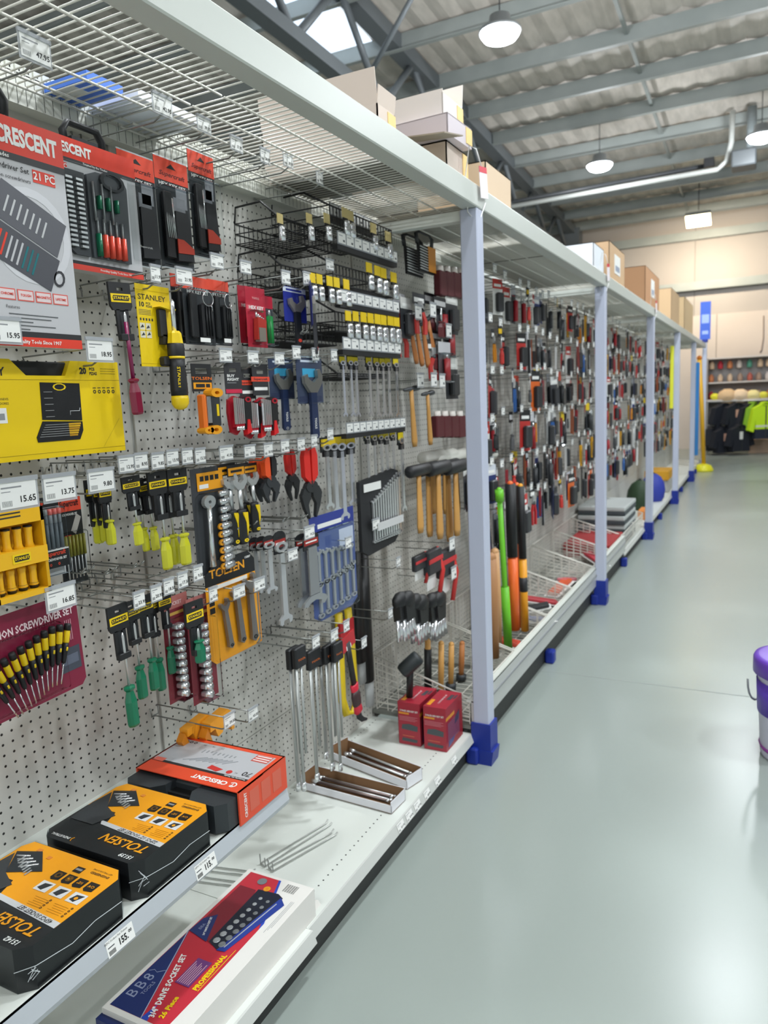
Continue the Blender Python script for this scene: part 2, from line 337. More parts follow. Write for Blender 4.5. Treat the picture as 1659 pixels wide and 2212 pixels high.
for k in range(-1, 12):
    y0 = bay_y(k); y1 = y0+PITCH; nm = BAYN[k] if k >= 0 else 'bay beside the camera'
    t = empty('shelving_bay', 'off-white perforated steel shelving bay, the %s of the long run' % nm, 'shelving', Matrix.Translation((XB, y0, 0)))
    T = Matrix.Translation((-XB, -y0, 0))
    for z0, z1 in ((0.1, .392), (.395, 1.008), (1.012, 1.612), (1.616, 2.13)):
        MB(T).box((XB-.012, y0+.012, z0), (XB, y1-.002, z1), PEG).obj('perforated_panel', t)
    m = MB(T); m.box((XB-.05, y0-.012, 0), (XB-.006, y0+.014, 2.15), M('a9aaa4', .5))
    if k < 3:
        for j in range(80): m.box((XB-.0062, y0-.004, .08+j*.025), (XB-.0055, y0-.0015, .094+j*.025), DOTM)
    m.obj('slotted_upright', t)
    m = MB(T); m.box((XB-.05, y0, 2.13), (XB+.012, y1, 2.15), WSH); m.obj('top_cap', t)
    if k < 3:
        m = MB(T)
        for j in range(54):
            yy = y0+.01+j*.0222; m.box((XB, yy, 2.16), (XB+.04, yy+.0175, 2.178), M('dfe0d6', .4)); m.box((XB+.04, yy-.003, 2.10), (XB+.0404, yy-.0018, 2.162), GAP); m.box((XB+.04, yy+.007, 2.166), (XB+.0404, yy+.010, 2.171), DOTM)
        m.box((XB, y0+.002, 2.098), (XB+.04, y1, 2.162), M('dfe0d6', .4)); m.obj('divider_rail', t)
    # base
    xf = -0.992 if k < 1 else -1.006
    if k < 2 or k > 4: zd = .12
    else: zd = .15
    m = MB(T); m.box((XB, y0+.001, zd-.015), (xf, y1-.001, zd), WSH if not 2 <= k <= 4 else M('74766f', .5))
    if k < 2:
        for j in range(46): m.prism([(math.cos(a*1.05)*.0028-1.068, y0+.03+j*.0255+math.sin(a*1.05)*.0028) for a in range(6)], zd, zd+.0004, DOTM)
        for j in range(46): m.prism([(math.cos(a*1.05)*.0028-1.42, y0+.03+j*.0255+math.sin(a*1.05)*.0028) for a in range(6)], zd, zd+.0004, DOTM)
    m.obj('base_deck', t)
    m = MB(T)
    if 2 <= k <= 4:
        m.box((-1.0, y0, .13), (-.985, y1, .255), M('c9cbc8', .35, .3)); m.box((-1.02, y0, .25), (-.985, y1, .258), WSH); m.box((-.985, y0, .2), (-.98, y1, .21), GREY)
    else:
        P = [(xf, zd), (xf+.005, zd-.001), (xf+.016, zd-.032), (xf+.010, zd-.036), (xf, zd-.018)]
        vs = [(a, yy, b) for yy in (y0, y1) for a, b in P]; n = len(P)
        m.add(vs, [tuple(range(n-1, -1, -1)), tuple(range(n, 2*n))] + [(i, (i+1) % n, n+(i+1) % n, n+i) for i in range(n)], LIPM)
    m.obj('price_channel', t)
    MB(T).box((-1.035, y0, 0), (-1.022, y1, zd-.02), KICK).obj('kick_plate', t)
    if k >= 2:
        m = MB(T); m.box((-1.02, y0-.03, 0), (-.97, y0+.03, .07), FOOTB, bev=.008); m.obj('levelling_foot', t)
# tickets on the second bay's shelf edge: in the channel, so they slide off one by one
TN = ['nearest the fallen hooks', 'second from the fallen hooks', 'third from the fallen hooks', 'in the middle of the shelf edge', 'second from the red cartons', 'below the red cartons']
for i, y in enumerate((1.955, 2.02, 2.085, 2.165, 2.26, 2.42)):
    T = Matrix.Translation((-0.9795, y, .094)) @ Matrix(((0, .30, .954, 0), (1, 0, 0, 0), (0, .954, -.30, 0), (0, 0, 0, 1)))
    T = Matrix.Translation((-0.9945, y, .104)) @ Matrix(((0, -.33, .94, 0), (1, 0, 0, 0), (0, .94, .33, 0), (0, 0, 0, 1)))
    m = ticket(Matrix.Identity(4), .045, .027, '$%d.95' % (11+3*i)); o = m.obj('price_ticket', None, T); tag(o, 'white price ticket on the low shelf edge, ' + TN[i], 'price tag')
# posts
feet_y = [2.66+2.42*i for i in range(-1, 5)]
PN = ['beside the camera', 'nearest, with the big foot', 'second white post in view', 'third white post in view', 'fourth white post in view', 'fifth white post in view']
for i, y in enumerate(feet_y):
    t = empty('rack_post', 'square white post in a blue foot, ' + PN[i], 'post', Matrix.Translation((-.96, y, 0)))
    MB().box((-.033, -.033, .05), (.033, .033, 2.115), WPOST, bev=.004).obj('post_tube', t)
    m = MB(); m.prism([(-.04, -.04), (.04, -.04), (.042, .04), (-.04, .04)], .03, .17, FOOTB)
    vs = [(-.042, -.042, 0), (.042, -.042, 0), (.042, .042, 0), (-.042, .042, 0), (-.042, -.042, .06), (.05, -.042, .06), (.05, .042, .06), (-.042, .042, .06)]
    m.add(vs, [(0, 3, 2, 1), (4, 5, 6, 7), (0, 1, 5, 4), (1, 2, 6, 5), (2, 3, 7, 6), (3, 0, 4, 7)], FOOTB); m.obj('plastic_foot', t)
    m = MB(); m.box((-.49, -.02, 2.08), (-.033, .02, 2.115), WSH); m.obj('cross_bar', t)
MB_ = MB().box((-.985, -1.0, 2.116), (-.925, 14.45, 2.192), M('c3c7c0', .38), bev=.004)
tag(MB_.obj('top_beam'), 'long white steel beam along the top front of the shelving', 'beam')
# end post with blue sign
t = empty('end_post', 'white end post carrying the blue aisle sign', 'post', Matrix.Translation((-.95, 14.55, 0)))
MB().box((-.035, -.035, 0), (.035, .035, 2.25), WPOST, bev=.004).obj('post_tube', t)
MB().box((-.05, -.05, 2.22), (.05, .05, 2.27), FOOTB, bev=.01).obj('cap', t)
m = MB(); m.box((-.085, -.01, 2.27), (.085, .01, 2.92), M('3c62c8', .4)); m.box((-.06, -.011, 2.55), (.06, -.01, 2.7), M('9fb4ea', .4)); m.box((-.05, -.011, 2.36), (.05, -.01, 2.42), M('9fb4ea', .4)); m.obj('blue_sign', t)
# wire top shelves
def wire_shelf():
    t = empty('wire_shelf', '', 'shelf')
    m = MB()
    for j in range(53): yy = .012+j*.0224; m.tube([(-1.41, yy, ZT+.004), (-.99, yy, ZT+.004)], .0021, WWIRE, 5)
    m.obj('cross_wires', t)
    m = MB()
    for x in (-1.40, -1.36, -1.265, -1.175, -1.085, -.992): m.tube([(x, 0, ZT), (x, 1.2, ZT)], .003, WWIRE, 5)
    m.obj('long_wires', t); return t
for k in range(-1, 12):
    inst('ws', wire_shelf, Matrix.Translation((0, bay_y(k)+.005, 0)), 'white wire grid shelf lying on top of the %s' % (BAYN[k] if k >= 0 else 'bay beside the camera'), 'shelf', None)
# middle tier shelf in the nearest bay
t = empty('tier_shelf', 'white steel shelf carrying the three tool set boxes', 'shelf', Matrix.Translation((XB, .22, .51)))
T = Matrix.Translation((-XB, -.22, -.51))
m = MB(T); m.box((XB, .22, .49), (-1.04, 1.41, .51), WSH)
for j in range(46):
    for xx in (-1.11,): m.prism([(math.cos(a*1.05)*.0028+xx, .24+j*.0255+math.sin(a*1.05)*.0028) for a in range(6)], .51, .5104, DOTM)
m.box((XB+.01, .225, .46), (-1.06, .23, .49), WSH); m.box((XB+.01, 1.4, .45), (-1.06, 1.405, .49), WSH); m.obj('shelf_deck', t)
m = MB(T); m.box((-1.04, .22, .506), (-1.034, 1.41, .512), WSH)
P = [(-1.04, .512), (-1.034, .512), (-1.026, .478), (-1.03, .466), (-1.04, .466)]; n = 5
m.add([(a, yy, b) for yy in (.22, 1.411) for a, b in P], [tuple(range(n-1, -1, -1)), tuple(range(n, 2*n))] + [(i, (i+1) % n, n+(i+1) % n, n+i) for i in range(n)], M('b3b8bd', .3)); m.obj('price_channel', t)
for yy, tx, ds, lb in ((.862, '155.', '45PC Socket Set Tolsen', 'reading 155 under the nearest orange box'), (1.1, '115.', '22PC 1/2 Socket Set', 'reading 115 under the second orange box')):
    T = Matrix.Translation((-1.0285, yy, .489)) @ Matrix(((0, -.23, .973, 0), (1, 0, 0, 0), (0, .973, .23, 0), (0, 0, 0, 1)))
    m = MB(); m.box((-.032, -.015, 0), (.032, .015, .0006), PAPER); m.text(tx, .017, INK, .006, -.002, .001, bold=.03, sx=.8); m.text('00', .008, INK, .0235, .003, .001, bold=.02); m.text(ds, .0055, INK, -.008, .0115, .001)
    for i in range(12): m.box((-.029+i*.0013, -.012, .0006), (-.0283+i*.0013, -.004, .0008), INK)
    m.box((-.029, .001, .0006), (-.014, .003, .0008), TXT); tag(m.obj('price_ticket', None, T), 'white price ticket on the middle shelf edge ' + lb, 'price tag')
# baskets
def basket(L, D, zf, zb_, front=True):
    t = empty('wire_basket', '', 'basket'); m = MB(); b = MB(); e = MB()
    zf, zb_ = zf, zb_
    for j in range(int(L/.045)): yy = .02+j*.045; b.tube([(0, yy, zb_), (0, yy, 0), (D, yy, 0), (D, yy, zf)], .0023, WWIRE, 4)
    for j in range(7): xx = D*j/6; b.tube([(xx, 0, 0), (xx, L, 0)], .0022, WWIRE, 4)
    b.obj('floor_wires', t)
    for yy in (0.0, L):
        e = MB()
        for j in range(9): xx = D*j/8; e.tube([(xx, yy, 0), (xx, yy, zb_+(zf-zb_)*j/8)], .0023, WWIRE, 4)
        for h in range(1, 8): q = h/8; e.tube([(0, yy, q*zb_), (D, yy, q*zf)], .002, WWIRE, 4)
        e.tube([(0, yy, zb_), (D, yy, zf)], .004, WWIRE, 6); e.obj('end_panel', t)
    for nm, X, Z in (('back_rim', 0, zb_), ('front_rim', D, zf)):
        m = MB(); m.tube([(X, 0, Z), (X, L, Z)], .004, WWIRE, 6); m.obj(nm, t)
    m = MB()
    for h in (.3, .6): m.tube([(0, 0, zf*h), (D, 0, zf*h), (D, L, zf*h), (0, L, zf*h)], .002, WWIRE, 4, closed=True)
    m.obj('side_wires', t); return t
BN = ['nearest, holding the wooden handled hammers', 'with the wood and coloured axe handles', 'under the red carded tools', 'just before the second post', 'holding red and black tools', 'holding blue pouches', 'just past the second post', 'farthest one, next to the stacked grey cases']
for i in range(8):
    y = 2.64+i*.605 if i < 6 else 2.64+i*.605
    inst('bk', lambda: basket(.585, .42, .11, .24), Matrix.Translation((-1.432, y, .152)), 'white wire bin basket on the base shelf, ' + BN[i], 'basket')
# ================================================================== merchandise builders (card frame: x along the shelf, y up, z towards the aisle; origin at the hanging hole)
def place(key, build, box, x, nat, label, cat, group=None, yaw=0, roll=0, tilt=0, zs=None):
    x0, y0, x1, y1 = box; xm, ym = (x0+x1)/2, (y0+y1)/2
    a = onx(x0, ym, x); b = onx(x1, ym, x); tp = onx(xm, y0, x); bt = onx(xm, y1, x)
    w = b.y-a.y; h = tp.z-bt.z; sx = w/nat[0]/max(math.cos(math.radians(yaw)), .3); sy = h/nat[1]; sz = zs or min(sy, 1.6)
    return inst(key, build, CF(x, (a.y+b.y)/2, tp.z, yaw, roll, tilt) @ Matrix.Diagonal((sx, sy, sz, 1)), label, cat, group)
def plate(m, x0, y0, x1, y1, mat, z=0.0, t=.0006, hole=None): m.box((x0, y0, z), (x1, y1, z+t), mat)
def root(name): return empty(name, '', '')
def card_hole(m, w, top, bot, mat, t=.0012, hw=.014, hh=.007, hy=-.012, z=0):
    # a card with a euro slot near its top, built as four strips around the slot
    m.box((-w/2, bot, z), (w/2, hy-hh/2, z+t), mat); m.box((-w/2, hy+hh/2, z), (w/2, top, z+t), mat)
    m.box((-w/2, hy-hh/2, z), (-hw/2, hy+hh/2, z+t), mat); m.box((hw/2, hy-hh/2, z), (w/2, hy+hh/2, z+t), mat)
def dome(m, x0, y0, x1, y1, z0, z1, mat=CLEAR, b=.004): m.box((x0, y0, z0), (x1, y1, z1), mat, bev=b)
def stanley_logo(m, x, y, w, z):
    m.box((x-w*.5, y-w*.22, z), (x+w*.5, y+w*.22, z+.0006), YEL)
    P = [(x+w*.42*math.cos(a)*(1 if abs(math.cos(a)) < .7 else .98), y+w*.15*math.sin(a)) for a in [i*math.pi/8 for i in range(16)]]
    P = [(x-w*.42, y), (x-w*.38, y-w*.13), (x+w*.38, y-w*.13), (x+w*.42, y), (x+w*.38, y+w*.13), (x-w*.38, y+w*.13)]
    m.prism(P, z+.0006, z+.0011, BLK); m.text('STANLEY', w*.19, YEL, x, y, z+.0014, bold=.03)
def handle(m, top, L, r, mat, T=None, end=None):
    pr = [(r*.55, top), (r*.95, top-L*.03), (r*.95, top-L*.07), (r*.62, top-L*.13), (r*.72, top-L*.2), (r, top-L*.38), (r, top-L*.93), (r*.8, top-L*.985), (r*.3, top-L)]
    m.lathe(pr, mat, 12, T, flute=.10 if not end else 0)
def b_driver(hm, sm=STEEL, sl=.10, hl=.085, hr=.0125, shaft2=None):
    def f():
        t = root('carded_screwdriver'); m = MB()
        card_hole(m, .05, .004, -.052, BLK, .006); m.prism([(-.025, -.052), (.025, -.052), (.02, -.062), (-.02, -.062)], 0, .006, BLK)
        stanley_logo(m, 0, -.033, .046, .0062)
        m.box((-.014, -.125, 0), (-.006, -.06, .006), BLK); m.box((.006, -.125, 0), (.014, -.06, .006), BLK); m.box((-.015, -.135, 0), (.015, -.118, .016), BLK, bev=.002); m.box((-.006, -.12, 0), (.006, -.06, .002), DKG)
        m.obj('hanger_card', t)
        T = Matrix.Translation((0, 0, .012))
        b = -.066-sl; m = MB(T); m.tube([(0, -.066, 0), (0, -.075, 0), (0, b-.01, 0)], .003, sm, 8, rs=[.0012, .003, .003])
        if shaft2: m.tube([(0, -.09, 0), (0, b-.005, 0)], .0042, shaft2, 8)
        m.obj('shaft', t); m = MB(T); handle(m, b, hl, hr, hm); m.obj('handle', t); return t
    return f
def b_crescent(n, txt, second):
    def f():
        w, h = .36, .40; t = root('tool_set_pack'); m = MB(); R = M('d8402f', .35); S = M('b9b9bb', .35)
        m.box((-w/2, -h, 0), (w/2, 0, .03), S, bev=.003); z = .0302
        m.box((-w/2+.001, -.062, z), (w/2-.001, -.001, z+.0005), R); m.box((-w/2+.001, -.074, z), (w/2-.001, -.062, z+.0005), M('3a3a3c', .4))
        m.text('CRESCENT', .040, PAPER, .165 if not second else -.0, -.034, z+.001, 'RIGHT', .045, .66 if not second else .8)
        m.text('Trusted by the Trades', .0105, PAPER, .06, -.068, z+.001, 'RIGHT', .02)
        m.box((-w/2+.001, -h+.001, z), (w/2-.001, -h+.018, z+.0005), R); m.box((-w/2+.001, -h+.018, z), (w/2-.001, -h+.028, z+.0005), M('2c2c2e', .4))
        m.text('Providing Quality Tools Since 1907', .0095, PAPER, .13, -h+.0095, z+.001, 'RIGHT', .02)
        bx = .13 if not second else -.12; m.box((bx-.024, -.102, z), (bx+.024, -.08, z+.0006), R); m.text(txt, .019, PAPER, bx, -.091, z+.0012, bold=.02)
        if not second:
            m.text('Screwdriver Set', .014, INK, .098, -.087, z+.001, 'RIGHT', .01); m.text('precision screwdrivers', .010, INK, .10, -.104, z+.001, 'RIGHT', .005)
            m.ring(.09, -.2, .085, .07, z, z+.0003, M('c6c6c9', .4), n=24)
            # printed picture of the open case
            A = Matrix.Translation((.085, -.205, z)) @ Matrix.Rotation(-.42, 4, 'Z') @ Matrix.Diagonal((.62, .8, 1, 1))
            m.box((-.13, .0, .0004), (.10, .085, .001), M('55565c', .4), A, 0); m.box((-.13, -.085, .0004), (.11, -.004, .001), M('47484e', .4), A)
            for i in range(9): m.box((-.11+i*.018, -.075, .001), (-.104+i*.018, -.02, .0014), M(['d8402f', 'b9b9bb', '1d6b70'][i//3], .3), A)
            for i in range(7): m.box((-.10+i*.022, .02, .001), (-.094+i*.022, .06, .0014), STEEL, A)
            m.ring(.125, -.045, .02, .014, .0004, .001, M('2f3034', .4), A, 12)
            for i in range(4):
                xx = .025+i*.038; m.box((xx-.017, -.318, z), (xx+.017, -.298, z+.0005), M('cf5a50', .4)); m.box((xx-.015, -.316, z+.0005), (xx+.015, -.300, z+.0007), M('d7c7c6', .4)); m.text(['CHROME', 'TOUGH', 'MAGNETIC', 'LIFETIME'][i], .0062, R, xx, -.308, z+.0012, bold=.02)
            m.text('Features', .008, INK, .02, -.33, z+.001, 'LEFT')
            for i, l in enumerate((.13, .11, .06, .12, .05)): m.box((.025, -.343-i*.0065, z), (.025+l*.8, -.3412-i*.0065, z+.0004), TXT)
            m.box((-w/2+.001, -h+.028, z), (-.0, -.30, z+.0006), M('b02a26', .4))
        else:
            m.prism([(-.13, -.1), (-.045, -.1), (-.045, -.355), (-.10, -.355), (-.12, -.34)], z, z+.008, M('3b3d40', .45))
            m.prism([(-.035, -.1), (-.035, -.355), (.12, -.355), (.125, -.11), (.11, -.085), (.0, -.085)], z, z+.008, M('4a4d51', .45))
            m.ring(.06, -.105, .05, .037, z+.006, z+.014, DKG, n=14, sy=.6)
            for r_ in range(2):
                for i in range(15): m.box((-.122+r_*.038, -.13-i*.0145, z+.008), (-.098+r_*.038, -.123-i*.0145, z+.014), STEEL)
            for i in range(3): m.cyl((-.02+i*.035, -.12, z+.012), (-.02+i*.035, -.24, z+.012), .003, STEEL, 6); m.cyl((-.0+i*.035, -.16, z+.012), (-.0+i*.035, -.2, z+.012), .007, GREENH, 8)
            for i in range(5): m.cyl((-.015+i*.025, -.23, z+.012), (-.015+i*.025, -.29, z+.012), .003, STEEL, 6); m.cyl((-.015+i*.025, -.28, z+.012), (-.015+i*.025, -.35, z+.012), .008, GREENH if i == 0 else M('e0503c', .3), 8)
            m.box((-.15, -.36, z+.016), (.14, -.08, z+.017), CLEAR)
        m.obj('printed_carton', t)
        m = MB(Matrix.Translation((0, 0, .012))); pts = [(-.07, -.01, 0), (-.075, .03, 0), (-.055, .058, 0), (.055, .058, 0), (.075, .03, 0), (.07, -.01, 0)]; m.tube(pts, .0095, BLK, 8)
        m.box((-.05, -.005, -.006), (.05, .018, .006), DKG); m.obj('carry_handle', t); return t
    return f
def b_hexset(v=0):
    def f():
        t = root('hex_key_blister'); w, h = .085, .27; m = MB()
        m.box((-w/2, -h, 0), (w/2, 0, .001), DKG); m.box((-w/2, -.055, .001), (w/2, 0, .0016), SUPR); m.text('Supercraft', .0155, M('5a120c'), 0, -.038, .002, bold=.02, shear=.3); m.prism([(-.012, -.022), (.012, -.022), (0, -.010)], .0016, .002, BLK)
        m.text('HEX KEY SET', .0125, PAPER, 0, -.064, .002, bold=.02, sx=.95); m.box((.008, -.115, .001), (.036, -.07, .0016), M('8d8f94', .5)); m.box((.0, -.15, .001), (.03, -.09, .0016), M('75777c', .5)); m.obj('backing_card', t)
        m = MB(); m.box((-.034, -.25, .003), (-.012, -.085, .016), BLK, bev=.003)
        for i in range(5): m.tube([(-.030+i*.0045, -.085-i*.004, .012), (-.030+i*.0045, -.2, .018)], .0013, BLK if v == 0 else STEEL, 5)
        m.prism([(-.01, -.13), (.022, -.13), (.028, -.21), (.03, -.25), (-.012, -.255)], .004, .02, M('232427', .45))
        if v: m.prism([(-.012, -.2), (.004, -.2), (.03, -.218), (.03, -.232), (-.012, -.236)], .0195, .022, SUPR); m.cyl((-.014, -.1, .014), (-.010, -.2, .014), .003, CHROME, 8)
        else: m.text('Supercraft', .007, PAPER, -.005, -.228, .021)
        m.obj('hex_key_holder', t)
        m = MB(); dome(m, -w/2+.003, -h+.004, w/2-.003, -.072, .0016, .026); m.box((-w/2, -h-.004, 0), (w/2, .004, .0004), CLEAR2); m.obj('clear_blister', t); return t
    return f
def b_hexring():
    t = root('hex_key_blister'); w, h = .09, .16; m = MB(); m.box((-w/2, -h, 0), (w/2, 0, .001), DKG); m.box((-w/2, -.03, .001), (w/2, 0, .0014), SUPR); m.text('HEX KEY SET', .011, PAPER, .0, -.036, .0018, bold=.02); m.box((-.03, -h+.004, .03), (.0, -h+.014, .0305), PAPER); m.obj('backing_card', t)
    m = MB(); m.box((-.034, -.145, .003), (-.014, -.04, .014), BLK, bev=.003); m.box((-.008, -.145, .004), (.026, -.062, .022), M('202124', .5), bev=.004)
    for i in range(3): m.cyl((.0+i*.008, -.14, .024), (.0+i*.008, -.07, .024), .002, BLK, 6)
    m.obj('key_holder', t); m = MB(); m.tube([(.008+.016*math.cos(a), -.052+.017*math.sin(a), .024) for a in [i*math.pi/8 for i in range(16)]], .0012, CHROME, 5, True); m.tube([(.016, -.066, .024), (.02, -.08, .024)], .002, CHROME, 5); m.obj('key_ring', t)
    m = MB(); dome(m, -w/2+.002, -h+.003, w/2-.002, -.03, .0014, .028, CLEAR2 if 0 else CLEAR); m.obj('clear_blister', t); return t
def b_redkey():
    t = root('red_hex_key_blister'); m = MB(); w, h = .07, .165; m.box((-w/2, -h, 0), (w/2, 0, .001), M('b02337', .4)); m.box((-w/2+.002, -.062, .001), (w/2-.002, -.05, .0013), M('d24a5a')); m.text('HEX KEY', .013, PAPER, 0, -.056, .002, bold=.03); m.text('TOOLS', .008, M('f0c0c0'), 0, -.03, .002); m.obj('backing_card', t)
    m = MB(); m.prism([(-.016, -.145), (.014, -.15), (.018, -.09), (-.012, -.085)], .003, .018, M('c23a2e', .4))
    for i in range(5): m.tube([(-.012+i*.006, -.085, .012), (-.014+i*.007, -.07-.004*i, .014)], .0025, CHROME, 6)
    m.box((-.012, -.15, .004), (.012, -.112, .02), M('8b8378', .4)); m.obj('folding_keys', t); m = MB(); dome(m, -.028, -.158, .028, -.064, .001, .024); m.obj('clear_blister', t); return t
def b_yellowcard():
    t = root('ratchet_screwdriver_card'); w, h = .078, .166; m = MB(); m.box((-w/2, -h, 0), (w/2, 0, .0012), YEL); z = .0014
    m.text('STANLEY', .0155, INK, -.035, -.026, z, 'LEFT', .01); m.text('10', .013, INK, -.035, -.041, z, 'LEFT', .04); m.text('PCS', .006, INK, -.018, -.038, z, 'LEFT', .03); m.text('PZAS', .006, INK, -.018, -.044, z, 'LEFT', .03)
    for i in range(4): m.box((-.035, -.052-i*.003, z), (-.008, -.0512-i*.003, z+.0002), TXT)
    for i in range(5): m.box((-.034+i*.0065, -.073, z), (-.031+i*.0065, -.068, z+.0003), DKG)
    m.box((-.036, -.108, z), (-.011, -.078, z+.0003), M('d9d3bd')); m.box((-.0245, -.108, z), (-.0225, -.078, z+.0005), YEL); m.box((-.036, -.094, z), (-.011, -.092, z+.0005), YEL)
    for a, b in ((-.031, -.085), (-.018, -.086), (-.03, -.101), (-.017, -.1)): m.prism([(a-.004, b-.003), (a+.004, b-.001), (a+.001, b+.004)], z+.0003, z+.0008, DKG)
    m.box((-w/2, -.012, z), (w/2, -.0115, z+.0002), M('b89a06')); m.box((-w/2, -.16, z), (w/2, -.1595, z+.0002), M('b89a06')); m.obj('backing_card', t)
    m = MB(); m.box((.002, -.105, .002), (.018, -.048, .014), BLK, bev=.002); m.prism([(.004, -.12), (.02, -.12), (.018, -.1), (.006, -.1)], .002, .014, BLK); m.obj('bit_holder', t); m = MB(); m.box((.0, -.165, .002), (.04, -.145, .02), BLK, bev=.003); m.obj('lower_clip', t); m = MB(); m.prism([(-.002, -.044), (.034, -.05), (.036, -.046), (.012, -.04)], .001, .02, YEL); m.obj('yellow_clip', t)
    T = Matrix.Translation((.026, 0, .022)); m = MB(T); m.tube([(0, -.026, 0), (0, -.032, 0), (0, -.095, 0)], .0045, CHROME, 8, rs=[.001, .0045, .0045]); m.obj('shaft', t)
    m = MB(T); m.lathe([(.009, -.092), (.0125, -.097), (.0145, -.116), (.0148, -.118)], YEL, 14, flute=.15)
    m.lathe([(.0148, -.118), (.0162, -.121), (.0162, -.143), (.0158, -.145)], BLK, 14); m.lathe([(.016, -.145), (.016, -.15)], YEL, 14); m.lathe([(.0155, -.15), (.0148, -.168), (.0162, -.19), (.0168, -.215), (.016, -.228)], BLK, 14)
    m.lathe([(.016, -.228), (.017, -.235), (.0165, -.245), (.012, -.254), (.004, -.258)], YEL, 14)
    m.text('STANLEY', .011, YEL, -.010, -.19, .0142, rot=-90, bold=.02); m.obj('handle', t); return t
def b_stanley20():
    t = root('screwdriver_set_box'); w, h = .4, .19; m = MB(); z = .045
    P = [(-w/2, -h), (w/2, -h), (w/2, 0), (.075, 0), (.06, -.03), (-.03, -.03), (-.062, 0), (-w/2, 0)]
    m.prism(P, 0, z, YEL); z += .0003
    m.text('STANLEY', .022, INK, -.075, -.024, z, 'RIGHT', .02); m.text('20', .017, INK, .096, -.02, z, 'LEFT', .05); m.text('PCS', .0085, INK, .121, -.016, z, 'LEFT', .04); m.text('PZAS', .0085, INK, .121, -.025, z, 'LEFT', .04)
    for i in range(3): m.box((.15, -.015-i*.005, z), (.19, -.0142-i*.005, z+.0003), M('8a7a10'))
    m.text('PIECES', .011, INK, -.1, -.05, z, 'RIGHT', .04); m.text('PIEZAS', .011, INK, -.1, -.062, z, 'RIGHT', .04); m.text('ET TOURNEVIS', .006, INK, -.073, -.074, z, 'RIGHT'); m.text('DESARMADORES', .006, INK, -.073, -.082, z, 'RIGHT')
    m.box((-.14, -.118, z), (-.08, -.09, z+.0003), PAPER); m.tube([(-.125, -.096, z+.001), (-.115, -.106, z+.001), (-.105, -.096, z+.001)], .002, RED, 4); m.box((-.11, -.112, z+.0003), (-.085, -.1, z+.0006), GREY)
    m.box((-w/2, -.0385, z), (w/2, -.038, z+.0002), M('7d6a05')); m.box((-w/2, -.18, z), (w/2, -.1795, z+.0002), M('7d6a05')); m.tube([(.14, -.178, z), (.19, -.12, z)], .0002, M('7d6a05'), 3)
    for i in range(5):
        m.ring(.13+i*.0125, -.062, .004, .0022, z, z+.0003, INK, n=8)
        m.box((.126+i*.0125, -.055, z), (.134+i*.0125, -.0535, z+.0003), INK)
    K = M('1e1f21', .35); m.prism([(-.005, -.115), (.09, -.12), (.092, -.045), (-.002, -.043)], z, z+.0008, K); m.ring(.042, -.052, .016, .012, z+.0008, z+.0012, YEL, n=10, sy=.45)
    for i in range(5): m.box((.004, -.062-i*.012, z+.0008), (.024, -.061-i*.012, z+.0012), STEEL)
    m.tube([(.062, -.108, z+.001), (.062, -.1, z+.001), (.085, -.1, z+.001), (.087, -.094, z+.001)], .0007, STEEL, 4)
    m.prism([(-.005, -.118), (.09, -.122), (.09, -.14), (.08, -.158), (-.02, -.158), (-.022, -.148)], z, z+.001, M('17181a', .4))
    for i in range(6): m.box((.0-i*.003, -.126-i*.0045, z+.001), (.055, -.125-i*.0045, z+.0014), STEEL); m.box((.055, -.1275-i*.0045, z+.001), (.085-i*.002, -.124-i*.0045, z+.0016), M(['c99a10', 'd5a514', 'b8860c'][i % 3]))
    m.obj('printed_sleeve', t)
    m = MB(); m.box((-.07, -.035, .008), (.08, -.002, .034), BLK, bev=.004); m.obj('case_handle', t); return t
def b_tolsenfold():
    t = root('folding_hex_keys'); m = MB(); card_hole(m, .034, .004, -.058, BLK, .0012, .02, .012, -.012); m.text('TOLSEN', .0095, ORG, 0, -.029, .0015, bold=.01); m.box((-.015, -.052, .0012), (.016, -.038, .0015), TOLY); m.box((-.011, -.049, .0015), (.004, -.041, .0018), BLK); m.box((.006, -.049, .0015), (.013, -.041, .0018), BLK); m.obj('hanger_card', t)
    m = MB(); m.box((-.013, -.145, .002), (-.006, -.065, .022), ORG, bev=.003); m.box((.002, -.14, .002), (.017, -.066, .024), DKG, bev=.004)
    for i in range(4): m.box((-.005+i*.0018, -.13, .004), (-.004+i*.0018, -.07, .02), STEEL)
    for c in ((.010, -.062), (.004, -.146)): m.ring(c[0], c[1], .0105, .004, .002, .026, TOLY, n=14)
    m.ring(-.008, -.146, .008, .003, .002, .026, TOLY, n=12); m.box((.008, -.115, .0242), (.012, -.088, .0246), YEL); m.obj('tool_body', t); return t
